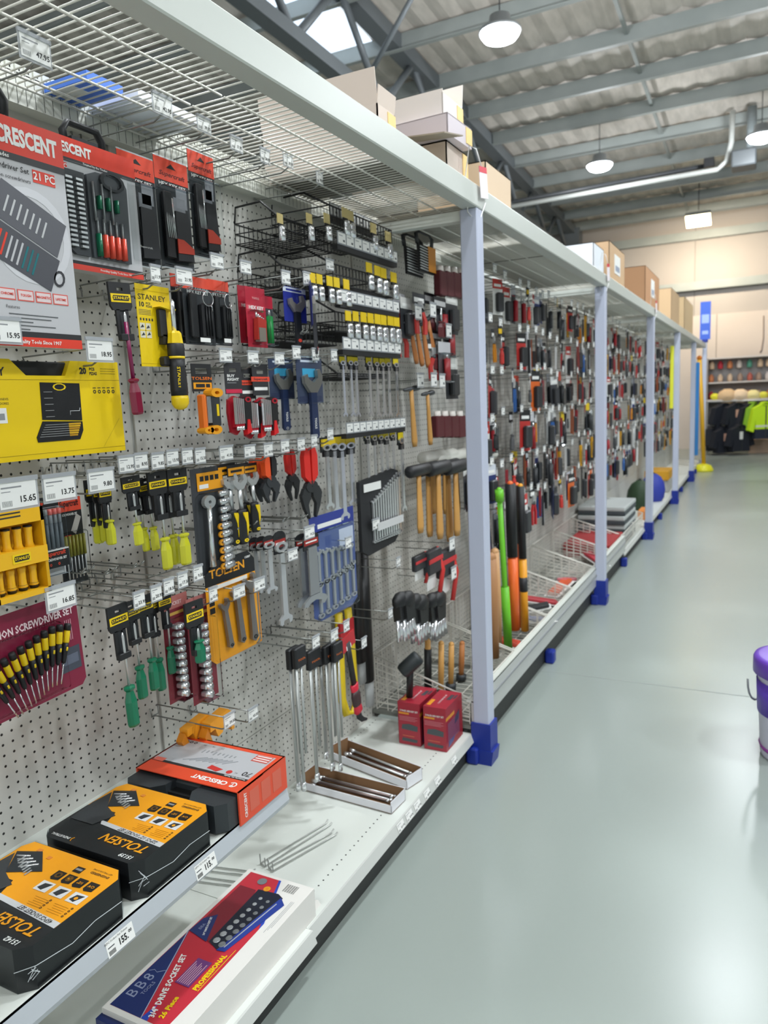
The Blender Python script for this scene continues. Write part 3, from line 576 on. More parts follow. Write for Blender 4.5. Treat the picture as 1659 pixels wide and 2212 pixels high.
def b_redfold(v=0):
    def f():
        t = root('folding_hex_keys'); m = MB(); card_hole(m, .038, .004, -.075, M('28282b', .5), .0012, .016, .01, -.016)
        if v == 0: m.text('BUY', .009, PAPER, -.014, -.03, .0015, 'LEFT', .03); m.text('RIGHT', .009, PAPER, -.014, -.039, .0015, 'LEFT', .03); m.box((-.014, -.048, .0012), (.006, -.0465, .0015), GREY); m.box((-.018, -.073, .0012), (.018, -.063, .0015), M('c62346'))
        else: m.box((-.022, -.04, .0012), (.022, -.028, .0018), SUPR); m.text('Supercraft', .008, INK, 0, -.034, .002, bold=.02); m.box((-.016, -.062, .0012), (.016, -.054, .0015), PAPER)
        m.obj('hanger_card', t)
        m = MB(); m.prism([(-.018, -.17), (-.006, -.178), (.004, -.165), (.004, -.085), (-.008, -.08), (-.02, -.09), (-.022, -.12)], .002, .01, M('a81326', .35)); m.prism([(.006, -.165), (.02, -.15), (.021, -.09), (.012, -.08), (.004, -.085)], .002, .024, M('1b1b1d', .4)); m.ring(.013, -.09, .007, .004, .024, .026, M('a81326'), n=10)
        m.prism([(-.016, -.158), (.004, -.158), (.004, -.13), (-.010, -.12)], .01, .022, M('b5182b', .35))
        for i in range(5): m.box((-.017+i*.0042, -.15, .020), (-.0145+i*.0042, -.084-.001*i, .0262), CHROME)
        for i in range(3): m.cyl((-.012+i*.006, -.166, .022), (-.012+i*.006, -.156, .022), .003, CHROME, 8)
        m.prism([(.006, -.178), (.018, -.172), (.014, -.14), (.009, -.14)], .014, .026, M('d8262a', .3)); m.obj('tool_body', t); return t
    return f
def jawpoly():
    # adjustable wrench head, throat facing up
    return [(-.012, -.035), (.012, -.035), (.03, -.008), (.033, .012), (.024, .034), (.014, .03), (.016, .008), (.0, -.006), (-.016, .004), (-.02, .018), (-.032, .012), (-.03, -.008)]
def wrench_geo(m, y0, L, wd, hm, sm, T=None, both=False):
    P = [(x, y+y0) for x, y in jawpoly()]; m.prism(P, .004, .014, sm, T); m.cyl((-.004, y0-.008, .009), (.010, y0-.012, .009), .0045, DKG, 8, T=T)
    m.prism([(-.010, y0-.034), (.010, y0-.034), (wd, y0-L*.6), (wd*1.15, y0-L*.95), (wd*.6, y0-L), (-wd*.6, y0-L), (-wd*1.15, y0-L*.95), (-wd, y0-L*.6)], .004, .013, hm, T)
def b_bluewrench():
    t = root('adjustable_wrench_blister'); m = MB(); m.box((-.045, -.13, 0), (.045, 0, .001), M('39435e', .4)); m.box((-.03, -.012, .001), (.03, -.006, .0014), M('c9d2e0')); m.box((-.025, -.055, .001), (.02, -.03, .0014), M('3aa0c8')); m.box((-.04, -.126, .001), (.04, -.11, .0014), M('2a3350')); m.obj('backing_card', t)
    m = MB(); wrench_geo(m, -.065, .17, .011, M('1c2b4e', .4), M('9a9892', .35, .7)); m.text('TOOLS', .010, PAPER, 0, -.19, .0135, rot=-90, bold=.02); m.ring(0, -.228, .005, .0025, .013, .0135, STEEL, n=8); m.obj('wrench', t)
    m = MB(); dome(m, -.047, -.132, .047, .004, .0012, .024, CLEAR); m.ring(.0, -.055, .05, .042, .004, .02, M('8d93a5', .3, 0, .5), n=4, sy=.9) if 0 else None; m.obj('clear_blister', t); return t
def b_cardwrench():
    t = root('carded_adjustable_wrench'); m = MB(); m.box((-.04, -.12, 0), (.04, 0, .001), M('25308a', .45)); m.box((-.04, -.018, .001), (.04, -.002, .0013), M('cfd6e4')); m.text('TRIDON', .0001, BLUE, 0, 0, 0) if 0 else m.box((-.03, -.014, .0013), (.025, -.007, .0016), M('25308a')); m.obj('backing_card', t)
    m = MB(); m.prism([(x*.9, y*.9-.055) for x, y in jawpoly()], .003, .012, M('a09b92', .35, .6)); m.prism([(-.009, -.085), (.009, -.085), (.010, -.2), (-.010, -.2)], .003, .013, M('1e2026', .45)); m.ring(0, -.185, .006, .001, .013, .0145, M('d8402f'), n=10); m.obj('wrench', t); return t
def b_sixpc():
    t = root('screwdriver_set_box'); w, h = .135, .19; m = MB(); YB = M('e6b01c', .35); m.box((-w/2, -h, 0), (w/2, 0, .006), YB); m.box((-w/2, -.0, -.001), (w/2, .03, .002), BLK); m.box((-w/2, -.03, .0), (w/2, .0, .05), YB)
    m.box((-w/2, -.12, .0), (w/2, -.085, .052), YB); m.box((-w/2, -h, 0), (w/2, -.178, .05), YB); m.box((.06, -h, 0), (w/2, 0, .05), M('cf9c12', .35)); m.box((-w/2, -h, 0), (-.06, 0, .05), YB)
    stanley_logo(m, .0, -.102, .045, .0523); m.ring(.045, .0, .016, .001, .002, .003, BLK, n=16); m.text('6', .017, M('d8402f'), .045, 0, .0036, bold=.04); m.ring(.045, 0, .016, .0145, .003, .0034, PAPER, n=16)
    for i in range(2): m.box((-.05, -.006-i*.008, .0502), (.01, -.003-i*.008, .0506), DKG)
    m.obj('carton', t)
    for r_, yy in ((0, -.04), (1, -.125)):
        for i in range(4):
            mm = MB(Matrix.Translation((-.043+i*.028, yy, .028))); mm.lathe([(.009, 0), (.010, -.004), (.009, -.010), (.0085, -.012), (.0085, -.036), (.011, -.044), (.006, -.05)], YB, 10); mm.lathe([(.0095, .002), (.0095, -.006)] if r_ == 0 else [(.010, -.04), (.009, -.052)], BLK, 10); mm.obj('screwdriver', t)
    return t
def b_superprec(v=0):
    def f():
        t = root('precision_screwdriver_pack'); w, h = .11, .19; m = MB()
        if v == 0:
            m.box((-w/2, -h, 0), (w/2, 0, .004), M('c4c7ca', .3)); m.box((-w/2, -.0, .0), (w/2, .028, .002), BLK); m.text('Supe', .02, SUPR, -.02, .014, .0025, bold=.03, shear=.2)
            m.box((-.045, -.165, .004), (.05, -.115, .03), M('e3e3e0', .4)); m.box((-.045, -.165, .0302), (.05, -.118, .0306), BLK); m.text('Supercraft', .017, SUPR, .0, -.125, .031, bold=.03, shear=.2); m.text('SCREWDRIVER SET', .0095, PAPER, .003, -.141, .031, bold=.03, sx=.9); m.ring(-.02, -.155, .004, .002, .0306, .031, SUPR, n=8); m.ring(.01, -.155, .004, .002, .0306, .031, SUPR, n=8)
            m.obj('backing_card', t)
            for i in range(6):
                mm = MB(); xx = -.042+i*.0165; mm.cyl((xx, -.015, .016), (xx, -.05, .016), .0055, M('6b757c', .4) if i < 3 else M('8b9298', .4), 8); mm.cyl((xx, -.045, .016), (xx, -.115, .016), .0065, M('5d676d', .45), 8); mm.cyl((xx, -.004, .016), (xx, -.02, .016), .007, M('ec7a74', .35) if i > 2 else M('9aa0a4', .3), 8); mm.obj('screwdriver', t)
            m = MB(); dome(m, -.052, -.188, .054, -.0, .004, .032, CLEAR, .006); m.obj('clear_case', t)
        else:
            m.box((-w/2, -h, 0), (w/2, .02, .002), BLK); m.box((-w/2, -.012, .002), (w/2, .02, .0024), SUPR); m.text('Supercraft', .02, M('4a0f0a'), 0, .006, .003, bold=.03, shear=.2); m.text('SCREWDRIVER SET', .008, PAPER, 0, -.02, .003, bold=.02); m.prism([(.0, -.06), (.03, -.02), (.05, -.03), (.02, -.07)], .002, .0026, M('a8a39d')); m.box((-.03, -.11, .002), (.0, -.07, .0026), SUPR); m.obj('backing_card', t)
            for i in range(6): mm = MB(); xx = -.04+i*.016; mm.cyl((xx, -.11-.004*(i % 2), .012), (xx, -.175, .012), .0022, STEEL, 6); mm.cyl((xx, -.07, .012), (xx, -.12, .012), .005, M('7e7a2a', .35), 8); mm.obj('screwdriver', t)
            m = MB(); dome(m, -.05, -.186, .05, -.06, .002, .024, CLEAR, .005); m.obj('clear_blister', t)
        return t
    return f
def b_ratchetset():
    t = root('ratchet_socket_set'); m = MB(); m.box((-.045, -.26, 0), (.045, -.0, .001), M('3a3c40', .5)); m.box((-.03, -.055, .002), (.042, -.012, .0028), TOLY)
    for i in range(4): m.box((-.022+i*.014, -.032, .0028), (-.012+i*.014, -.02, .0032), BLK)
    m.box((-.025, -.05, .0028), (.0, -.04, .0032), PAPER); m.obj('backing_card', t)
    m = MB(); m.ring(-.012, -.082, .016, .004, .008, .018, STEEL, n=14); m.tube([(-.012, -.09, .013), (-.012, -.16, .013), (-.014, -.24, .013)], .006, CHROME, 8, rs=[.006, .005, .008]); m.obj('ratchet', t)
    for i in range(10):
        mm = MB(); yy = -.068-i*.02; mm.cyl((.018, yy, .014), (.042, yy, .014), .0075+.0003*i, CHROME, 10)
        if i > 3: mm.ring(.016, yy, .008, .003, .012, .016, TOLY, n=8)
        mm.obj('socket', t)
    m = MB(); dome(m, -.035, -.262, .046, -.058, .001, .03, CLEAR, .006); m.obj('clear_blister', t); return t
def b_handlewrench():
    t = root('adjustable_wrench'); m = MB(); m.box((-.022, -.03, 0), (.022, 0, .001), BLK); m.box((-.02, -.027, .001), (.02, -.008, .0014), TOLY); m.box((-.014, -.02, .0014), (.014, -.014, .0017), BLK); m.obj('hanger_card', t)
    m = MB(); m.prism([(x*.55, y*.55-.045) for x, y in jawpoly()], .002, .012, STEEL); m.tube([(0, -.06, .007), (.002, -.12, .007)], .0045, STEEL, 8); m.obj('steel_head', t)
    m = MB(); m.lathe([(.007, -.115), (.011, -.118), (.009, -.128), (.011, -.15), (.0115, -.19), (.009, -.205)], BLK, 12, Matrix.Translation((0, 0, .008))); m.prism([(-.004, -.122), (.008, -.124), (.0085, -.16), (.004, -.185), (.003, -.15)], .014, .0195, YEL); m.ring(0, -.195, .005, .002, .016, .02, YEL, n=8); m.obj('rubber_grip', t); return t
def b_pliers(col='c8281f', tip=BLK, L=.2, grip2=None):
    c = M(col, .4); g2 = grip2 or c
    def f():
        t = root('pliers'); m = MB()
        for s in (-1, 1):
            P = [(s*.002, -L*.52), (s*.019, -L*.4), (s*.02, -L*.12), (s*.014, 0), (s*.003, -.004), (s*.002, -L*.4)]
            m = MB(); m.prism(P if s > 0 else P[::-1], .002, .016, c if s > 0 else g2); m.obj('grip', t)
        m = MB(); m.ring(0, -L*.55, .017, .001, .003, .016, tip, n=12)
        for s in (-1, 1):
            P = [(s*.001, -L*.52), (s*.022, -L*.56), (s*.030, -L*.66), (s*.022, -L*.85), (s*.010, -L), (s*.008, -L*.97), (s*.012, -L*.8), (s*.004, -L*.7)]; m.prism(P if s > 0 else P[::-1], .004, .014, tip)
        m.obj('jaws', t); return t
    return f
def spanner_poly(L, r):
    a = [(r*1.1*math.cos(q), r*1.1*math.sin(q)) for q in [math.radians(d) for d in (-60, -20, 20, 50)]]; b = [(-x, y) for x, y in a[::-1]]
    return a + [(r*.5, r*.6), (r*.45, -r*.1), (-r*.45, -r*.1), (-r*.5, r*.6)] + b + [(-r*.4, -r*1.2), (-r*.36, -L+r*1.2), (r*.36, -L+r*1.2), (r*.4, -r*1.2)]
def spanner_geo(m, x, y, L, r, mat, z0=.002, z1=.008, flip=False, T=None):
    s = -1 if flip else 1; P = [(x+px, y+s*py) for px, py in spanner_poly(L, r)]
    if flip: P = P[::-1]
    m.prism(P, z0, z1, mat, T); m.ring(x, y-s*L, r*1.0, r*.55, z0, z1, mat, T, 12)
def b_cardspanner(hc='e8c60c', L=.2, sm=CHROME):
    def f():
        t = root('carded_spanner'); m = MB(); m.box((-.014, -.05, 0), (.014, .0, .004), BLK); m.box((-.013, -.03, .004), (.013, -.006, .0046), M(hc, .4)); m.box((-.009, -.048, 0), (.009, -.065, .010), BLK); m.obj('hanger_card', t)
        m = MB(); spanner_geo(m, 0, -.055-L+.02, L, .011, sm, .004, .010, flip=True); m.obj('spanner', t); return t
    return f
def b_superspanner(L=.3, big=False):
    def f():
        t = root('carded_spanner'); m = MB(); m.prism([(.018*math.cos(a), -.02+.022*math.sin(a)) for a in [i*math.pi/6 for i in range(12)]], 0, .003, BLK); m.box((-.017, -.07, 0), (.017, -.02, .004), BLK); m.box((-.015, -.05, .004), (.015, -.025, .0046), M('9c241c', .4)); m.box((-.012, -.04, .0046), (.012, -.034, .005), PAPER); m.obj('hanger_card', t)
        m = MB()
        if big: m.prism([(x*.8, -(y*.8)-L+.04) for x, y in jawpoly()][::-1], .003, .013, M('b4b6b8', .3, .8)); m.prism([(-.009, -.06), (.009, -.06), (.010, -L+.07), (-.010, -L+.07)], .004, .011, M('a8aaac', .35, .8))
        else: spanner_geo(m, 0, -L+.01, L-.06, .017, STEEL, .003, .011, flip=True)
        m.obj('spanner', t); return t
    return f
def b_spannerset():
    t = root('spanner_set_blister'); w, h = .15, .36; m = MB(); m.prism([(-w/2, -h+.02), (-w/2+.02, -h), (w/2-.02, -h), (w/2, -h+.02), (w/2, -.0), (-w/2, 0)], 0, .001, M('4a5c96', .4)); m.box((-w/2, -.06, .001), (w/2, 0, .0014), M('2c3a8c', .4)); m.box((-.05, -.045, .0014), (.03, -.03, .0018), PAPER); m.box((.02, -.13, .001), (.07, -.07, .0016), M('cfd6e8')); m.obj('backing_card', t)
    for i in range(6):
        mm = MB(); spanner_geo(mm, -.055+i*.022, -.12-i*.004, .11-.006*i, .009, STEEL); mm.obj('spanner', t); mm = MB(); spanner_geo(mm, -.055+i*.023, -.235+i*.006, .105+.002*i, .009, STEEL); mm.obj('spanner', t)
    m = MB(); dome(m, -w/2+.004, -h+.004, w/2-.004, -.05, .002, .022, CLEAR, .01); m.obj('clear_blister', t); return t
def b_pouch():
    t = root('spanner_set_pouch'); w, h = .13, .26; m = MB(); m.prism([(-w/2, -h+.02), (-w/2+.02, -h), (w/2-.02, -h+.01), (w/2, -h+.04), (w/2, -.01), (w/2-.02, 0), (-w/2, -.02)], 0, .012, M('1d1e20', .6)); m.box((-.03, -.185, .03), (.06, -.16, .032), M('c9cac9', .4)); m.box((-.055, -.055, .014), (-.0, -.03, .016), PAPER); m.obj('pouch', t)
    for i in range(12): mm = MB(); spanner_geo(mm, -.03+i*.0082, -.09+i*.0062, .13+.006*i, .0048+.0003*i, CHROME, .014+.001*(i % 2), .02); mm.obj('spanner', t)
    return t
def b_precred():
    t = root('precision_screwdriver_blister'); w, h = .26, .205; m = MB(); RB = M('7c1736', .4); m.prism([(-w/2, -h), (w/2-.012, -h), (w/2, -h+.012), (w/2, -.01), (w/2-.01, 0), (-w/2, 0)], 0, .001, RB)
    m.text('PRECISION SCREWDRIVER SET', .021, M('e9d3d6'), .118, -.038, .0015, 'RIGHT', .03, .82); m.box((.07, -.165, .001), (.122, -.115, .0016), M('3f4450')); m.box((.076, -.15, .0016), (.116, -.13, .002), M('5a6070')); m.text('PC', .012, PAPER, -.115, -.19, .0015)
    for i in range(4): m.box((.092+i*.005, -.1, .001), (.094+i*.005, -.055, .0014), M('c58a98'))
    m.obj('backing_card', t)
    for i in range(11):
        a = math.radians(-26+i*4.4); xx = -.115+i*.0205; yy = -.052-.0026*abs(i-8)**1.3
        T = Matrix.Translation((xx, yy, .014)) @ Matrix.Rotation(-a, 4, 'Z'); m = MB(T)
        m.lathe([(.006, .0), (.0075, -.004), (.0075, -.014)], BLK, 8); m.lathe([(.0062, -.014), (.0068, -.018), (.0068, -.038), (.006, -.04)], YEL, 8); m.lathe([(.006, -.04), (.0075, -.05), (.0055, -.065), (.005, -.078), (.004, -.082)], BLK, 8); m.sphere((0, -.052, .005), .0035, YEL, 6, sy=1.8); m.cyl((0, -.08, 0), (0, -.125, 0), .0016, CHROME, 6); m.obj('screwdriver', t)
    m = MB(); dome(m, -w/2+.004, -.19, w/2-.06, -.045, .001, .026, M('e8c8d0', .1, 0, .10), .006); m.obj('clear_blister', t); return t
def b_socketred():
    t = root('socket_rail_blister'); w, h = .085, .25; m = MB(); m.box((-w/2, -h, 0), (w/2, 0, .001), M('7c2430', .4)); m.box((-w/2, -.03, .001), (w/2, .0, .0014), M('b06a64')); m.box((-.03, -.045, .001), (.03, -.038, .0014), M('c8a04a')); m.text('SOCKET', .012, M('e6c8c8'), 0, -.018, .0018, bold=.02); m.obj('backing_card', t)
    for i in range(10): mm = MB(); yy = -.068-i*.0178; mm.cyl((-.012, yy, .006), (-.012, yy, .03), .0058+.0003*i, CHROME, 10); mm.box((-.022, yy-.006, .004), (.004, yy+.005, .022), CHROME, bev=.002); mm.obj('socket', t)
    m = MB(); dome(m, -.03, -.245, .024, -.05, .001, .034, CLEAR, .005); m.obj('clear_blister', t); return t
def b_tolsen3():
    t = root('wrench_set_card'); w, h = .155, .25; m = MB(); m.prism([(-w/2, -h+.015), (-w/2+.015, -h), (w/2-.015, -h), (w/2, -h+.015), (w/2, -.05), (-w/2, -.05)], 0, .001, TOLY); m.prism([(-w/2, -.05), (w/2, -.05), (w/2, -.015), (w/2-.02, .01), (-w/2+.04, .01), (-w/2, -.02)], 0, .001, BLK)
    m.text('TOLSEN', .03, TOLY, -.01, -.022, .0015, bold=.022); m.text('15887', .008, PAPER, .055, -.006, .0015, bold=.02); m.box((-.05, -.062, .001), (.05, -.052, .0014), PAPER)
    for i in range(2): m.box((-.07, -.1-i*.02, .001), (-.055, -.085-i*.02, .0014), BLK)
    m.ring(.012, -.12, .003, .0005, .001, .0014, M('7a4a10'), n=8); m.ring(-.03, -.16, .003, .0005, .001, .0014, M('7a4a10'), n=8); m.obj('backing_card', t)
    G = M('8d8a86', .4, .6)
    for i, (xx, yy, s, a) in enumerate(((-.035, -.105, .72, 6), (.005, -.085, .85, 4), (.048, -.07, 1.0, 2))):
        T = Matrix.Translation((xx, yy, .002)) @ Matrix.Rotation(math.radians(a), 4, 'Z') @ Matrix.Diagonal((s, s, 1, 1)); mm = MB(T); mm.prism([(x*.6, y*.6) for x, y in jawpoly()], .002, .012, G); mm.prism([(-.007, -.02), (.007, -.02), (.009, -.14), (.011, -.155), (0, -.165), (-.011, -.155), (-.009, -.14)], .002, .011, G); mm.ring(0, -.152, .006, .003, .011, .0125, DKG, n=8); mm.obj('adjustable_wrench', t)
    m = MB(); dome(m, -w/2+.006, -h+.006, w/2-.006, -.06, .001, .02, M('ffe8b0', .1, 0, .10), .008); m.obj('clear_blister', t); return t
def b_tbar(L=.33):
    def f():
        t = root('brace_bar'); m = MB(); m.box((-.014, -.05, -.004), (.014, .0, .01), BLK, bev=.003); m.text('TOOL', .007, ORG, 0, -.03, .0105); m.obj('hanger_card', t)
        m = MB(); m.tube([(-.006, -.03, 0), (-.005, -L, .0)], .0032, M('b4b7b4', .35, .5), 8); m.lathe([(.0035, -L), (.0048, -L-.004), (.0048, -L-.02)], CHROME, 10, Matrix.Translation((-.005, 0, 0))); m.tube([(.006, -.045, 0), (.005, -L*.8, .0)], .0027, M('b4b7b4', .35, .5), 8); m.obj('bar', t); return t
    return f
def b_prybar():
    t = root('pry_bar'); m = MB(); m.box((-.03, -.03, -.002), (.03, .03, .004), M('b5242a', .4)); m.box((-.01, -.03, .004), (.01, -.012, .005), PAPER); m.obj('tag', t)
    m = MB(); m.cyl((0, -.0, .0), (0, -.2, .0), .009, BLK, 10); m.tube([(0, -.33, 0), (0, -.355, 0), (.006, -.375, .008), (.016, -.385, .016)], .008, BLK, 8, rs=[.009, .009, .008, .004]); m.obj('steel_bar', t)
    m = MB(); m.lathe([(.01, -.195), (.014, -.2), (.012, -.235), (.014, -.26), (.013, -.30), (.015, -.325), (.01, -.335)], M('c41f35', .4), 12); m.lathe([(.0125, -.225), (.0155, -.25), (.0145, -.29), (.012, -.3)], M('3a2426', .5), 12); m.obj('grip', t); return t
def b_generic(c1, c2, kind):
    A = M(c1, .45); B = M(c2, .45)
    def f():
        nm = {'card': 'carded_tool', 'driver': 'carded_screwdriver', 'pliers': 'carded_pliers', 'blister': 'blister_pack', 'long': 'long_carded_tool'}[kind]
        t = root(nm); m = MB()
        if kind == 'card': m.box((-.035, -.13, 0), (.035, 0, .001), A); m.box((-.035, -.035, .001), (.035, 0, .0014), B); m.box((-.025, -.028, .0014), (.025, -.018, .0018), PAPER); m.obj('backing_card', t); m = MB(); m.box((-.018, -.12, .001), (.018, -.05, .02), M('3a3c3e', .4, .3), bev=.005); m.obj('packed_tool', t)
        elif kind == 'driver': m.box((-.02, -.055, 0), (.02, 0, .003), BLK); m.box((-.018, -.04, .003), (.018, -.015, .0034), B); m.obj('hanger_card', t); m = MB(); m.cyl((0, -.05, .008), (0, -.12, .008), .003, STEEL, 6); handle(m, -.115, .08, .012, A, Matrix.Translation((0, 0, .008))); m.obj('screwdriver', t)
        elif kind == 'pliers': m.box((-.025, -.05, 0), (.025, 0, .002), A); m.box((-.02, -.04, .002), (.02, -.02, .0024), PAPER); m.obj('hanger_card', t); m = MB(); m.ring(0, -.075, .012, .002, .003, .012, DKG, n=10); m.prism([(-.006, -.035), (.006, -.035), (.012, -.075), (-.012, -.075)], .003, .012, STEEL); m.prism([(-.012, -.08), (-.002, -.085), (-.012, -.12), (-.010, -.18), (-.022, -.18), (-.024, -.12)], .003, .013, B); m.prism([(.012, -.08), (.024, -.12), (.022, -.18), (.010, -.18), (.012, -.12), (.002, -.085)], .003, .013, B); m.obj('pliers', t)
        elif kind == 'blister': m.box((-.03, -.17, 0), (.03, 0, .001), M('4b4d50', .5)); m.box((-.03, -.045, .001), (.03, 0, .0014), A); m.obj('backing_card', t); m = MB(); m.cyl((0, -.16, .012), (0, -.07, .012), .011, B, 10); m.cyl((0, -.07, .012), (0, -.05, .012), .004, CHROME, 8); m.obj('packed_tool', t); m = MB(); dome(m, -.027, -.168, .027, -.046, .001, .026); m.obj('clear_blister', t)
        else: m.box((-.028, -.05, 0), (.028, 0, .0015), B); m.obj('hanger_card', t); m = MB(); m.prism([(-.02, -.05), (.02, -.05), (.024, -.17), (.012, -.26), (-.012, -.26), (-.018, -.17)], 0, .016, A); m.box((-.006, -.24, .016), (.006, -.1, .018), B); m.obj('packed_tool', t)
        return t
    return f
NATG = {'card': (.07, .13), 'driver': (.04, .2), 'pliers': (.05, .18), 'blister': (.06, .17), 'long': (.056, .26)}
# hooks: origin at the board, prongs run along local +z
def b_hook(L=.24, price='$9.95', tw=.056, th=.034, near=True):
    def f():
        t = root('display_hook'); m = MB(); W2 = M('8f918d', .35, .8)
        if near:
            m.tube([(-.012, .022, -.004), (-.012, .022, .004), (-.012, 0, .006), (0, 0, .008), (0, 0, L*.9), (0, .006, L-.012), (0, .012, L)], .0021, W2, 6)
            m.tube([(.012, .024, -.004), (.012, .024, .006), (.006, .03, .01), (0, .034, L*.98)], .0018, W2, 6); m.tube([(-.012, .002, .006), (.012, .002, .006), (.012, .024, .006)], .002, W2, 5)
        else: m.tube([(0, 0, 0), (0, 0, L)], .0024, W2, 4); m.tube([(0, .03, 0), (0, .032, L)], .002, W2, 4)
        m.obj('prongs', t); h = MB(Matrix.Translation((0, .028, L))); h.box((-tw*.56, -th*.62, 0), (tw*.56, th*.66, .0012), M('c6c9cc', .15, 0, .55)); h.box((-tw*.56, th*.5, -.001), (tw*.56, th*.68, .004), M('b9bcc0', .2, 0, .6)); ho = h.obj('tag_holder', t)
        tk = ticket(Matrix.Translation((0, .028, L+.0014)), tw, th, price, near); tk.obj('price_ticket', ho); return t
    return f
# ================================================================== nearest bay: the big packs and boxes
inst('cr21', b_crescent(21, '21 PC', False), CF(-1.232, .888, 1.975), 'big red and grey 21 piece screwdriver set pack with carry handle', 'tool set pack')
inst('cr44', b_crescent(44, '44 PC', True), CF(-1.30, 1.2, 2.005) @ Matrix.Diagonal((.68, .65, 1, 1)), 'red and grey 44 piece tool set pack behind the bigger one', 'tool set pack')
inst('st20', b_stanley20, CF(-1.295, 1.0, 1.557), 'yellow 20 piece screwdriver set box with a notch for its handle', 'tool box')
place('hx0', b_hexset(0), (262, 338, 338, 572), -1.29, (.085, .27), 'black hex key set blister, leftmost, grey handle without orange', 'blister pack')
place('hx1', b_hexset(1), (340, 350, 410, 578), -1.29, (.085, .27), 'hex key set blister with orange collar, middle of the three', 'blister pack')
place('hx1', b_hexset(1), (412, 335, 466, 555), -1.30, (.085, .27), 'hex key set blister with orange collar, rightmost of the three', 'blister pack')
place('dm', b_driver(MAROON, STEEL, .16, .09, .013, M('7a1548', .35)), (243, 616, 289, 898), -1.22, (.05, .316), 'carded screwdriver with a maroon handle and plum shaft', 'screwdriver', roll=3)
place('yc', b_yellowcard, (298, 618, 370, 792), -1.24, (.078, .166), 'ratchet screwdriver with yellow end cap on a yellow card', 'screwdriver')
place('hr', b_hexring, (372, 596, 430, 742), -1.30, (.09, .16), 'black hex key blister with key ring, leftmost of three', 'blister pack')
place('hr', b_hexring, (396, 600, 460, 745), -1.26, (.09, .16), 'black hex key blister with key ring and white sticker, front one', 'blister pack')
place('hr', b_hexring, (452, 607, 496, 746), -1.28, (.09, .16), 'narrow hex key blister with key ring under an orange header', 'blister pack')
place('rk', b_redkey, (516, 620, 560, 742), -1.31, (.07, .165), 'red carded folding key set, left of the pair', 'blister pack')
place('rk', b_redkey, (532, 622, 574, 750), -1.27, (.07, .165), 'red carded folding key set, right of the pair', 'blister pack')
place('gg', b_generic('b02337', '1f9a4a', 'blister'), (562, 640, 590, 748), -1.28, (.06, .17), 'small blister with a green gripped key beside the red ones', 'blister pack')
place('cw', b_cardwrench, (614, 622, 662, 745), -1.25, (.08, .2), 'wide jaw wrench with black grip on a deep blue card', 'wrench')
place('cw2', b_cardwrench, (655, 612, 690, 765), -1.22, (.08, .2), 'wide jaw wrench with black grip hanging edge on', 'wrench', yaw=35)
place('tf', b_tolsenfold, (417, 790, 460, 940), -1.22, (.034, .157), 'orange and black folding hex keys under a small black card', 'hex keys')
place('bf0', b_redfold(0), (485, 786, 527, 940), -1.22, (.044, .178), 'red folding hex keys under a grey card with a pink band', 'hex keys')
place('bf1', b_redfold(1), (517, 798, 556, 948), -1.25, (.044, .178), 'red folding hex keys with orange header, middle of the three', 'hex keys')
place('bf1', b_redfold(1), (545, 790, 584, 942), -1.24, (.044, .178), 'red folding hex keys with orange header, rightmost', 'hex keys')
place('bw', b_bluewrench, (583, 776, 636, 930), -1.26, (.09, .235), 'navy adjustable wrench in a clear blister, left one', 'wrench')
place('bw', b_bluewrench, (643, 774, 698, 948), -1.22, (.09, .235), 'navy adjustable wrench in a clear blister, right one', 'wrench')
place('np', b_pliers('16213f', DKG), (616, 850, 648, 945), -1.28, (.05, .2), 'navy gripped tool hanging between the two blue wrench blisters', 'pliers', roll=180) if 0 else None
# left edge, lower
place('six', b_sixpc, (-52, 1100, 70, 1292), -1.22, (.135, .19), 'yellow window box of six small screwdrivers', 'screwdriver set')
place('sp0', b_superprec(0), (66, 1096, 134, 1246), -1.26, (.11, .19), 'clear case of precision screwdrivers with pink tops', 'screwdriver set')
place('sp1', b_superprec(1), (128, 1092, 182, 1262), -1.28, (.11, .19), 'orange and black precision screwdriver blister behind the clear case', 'screwdriver set')
YD = b_driver(YGR, STEEL, .12, .095, .0135); YS = b_driver(YGR, STEEL, .045, .075, .016)
for bx, x, l in (((186, 1038, 216, 1175), -1.29, 'leftmost'), ((202, 1042, 228, 1170), -1.27, 'middle'), ((214, 1040, 242, 1178), -1.25, 'rightmost')):
    place('ys', YS, bx, x, (.05, .186), 'stubby screwdriver with clear yellow handle behind the price tag, ' + l, 'screwdriver')
for bx, x, l, rl in (((266, 1030, 306, 1180), -1.23, 'first from the left', 2), ((284, 1036, 314, 1194), -1.27, 'half hidden behind the first', 3), ((302, 1034, 336, 1192), -1.26, 'shorter one, third from the left', 3), ((324, 1020, 364, 1233), -1.23, 'longest one, in the middle', 1), ((345, 1022, 382, 1222), -1.26, 'just right of the longest', 1), ((366, 1014, 408, 1222), -1.23, 'rightmost', 0)):
    place('yd', YD, bx, x, (.05, .281), 'carded screwdriver with clear yellow handle, ' + l, 'screwdriver', roll=rl)
place('rs', b_ratchetset, (418, 1008, 488, 1240), -1.25, (.09, .26), 'clear pack of a ratchet with a column of sockets', 'socket set')
for bx, x, l in (((478, 1000, 510, 1180), -1.25, 'longest, leftmost'), ((499, 1002, 530, 1176), -1.24, 'second from the left'), ((512, 1000, 538, 1152), -1.28, 'third from the left'), ((530, 1000, 556, 1150), -1.25, 'rightmost')):
    place('hw', b_handlewrench, bx, x, (.036, .205), 'adjustable wrench with black and yellow grip, ' + l, 'wrench')
PB = b_pliers('1c1c1e', DKG, .13, M('e8521f', .4))
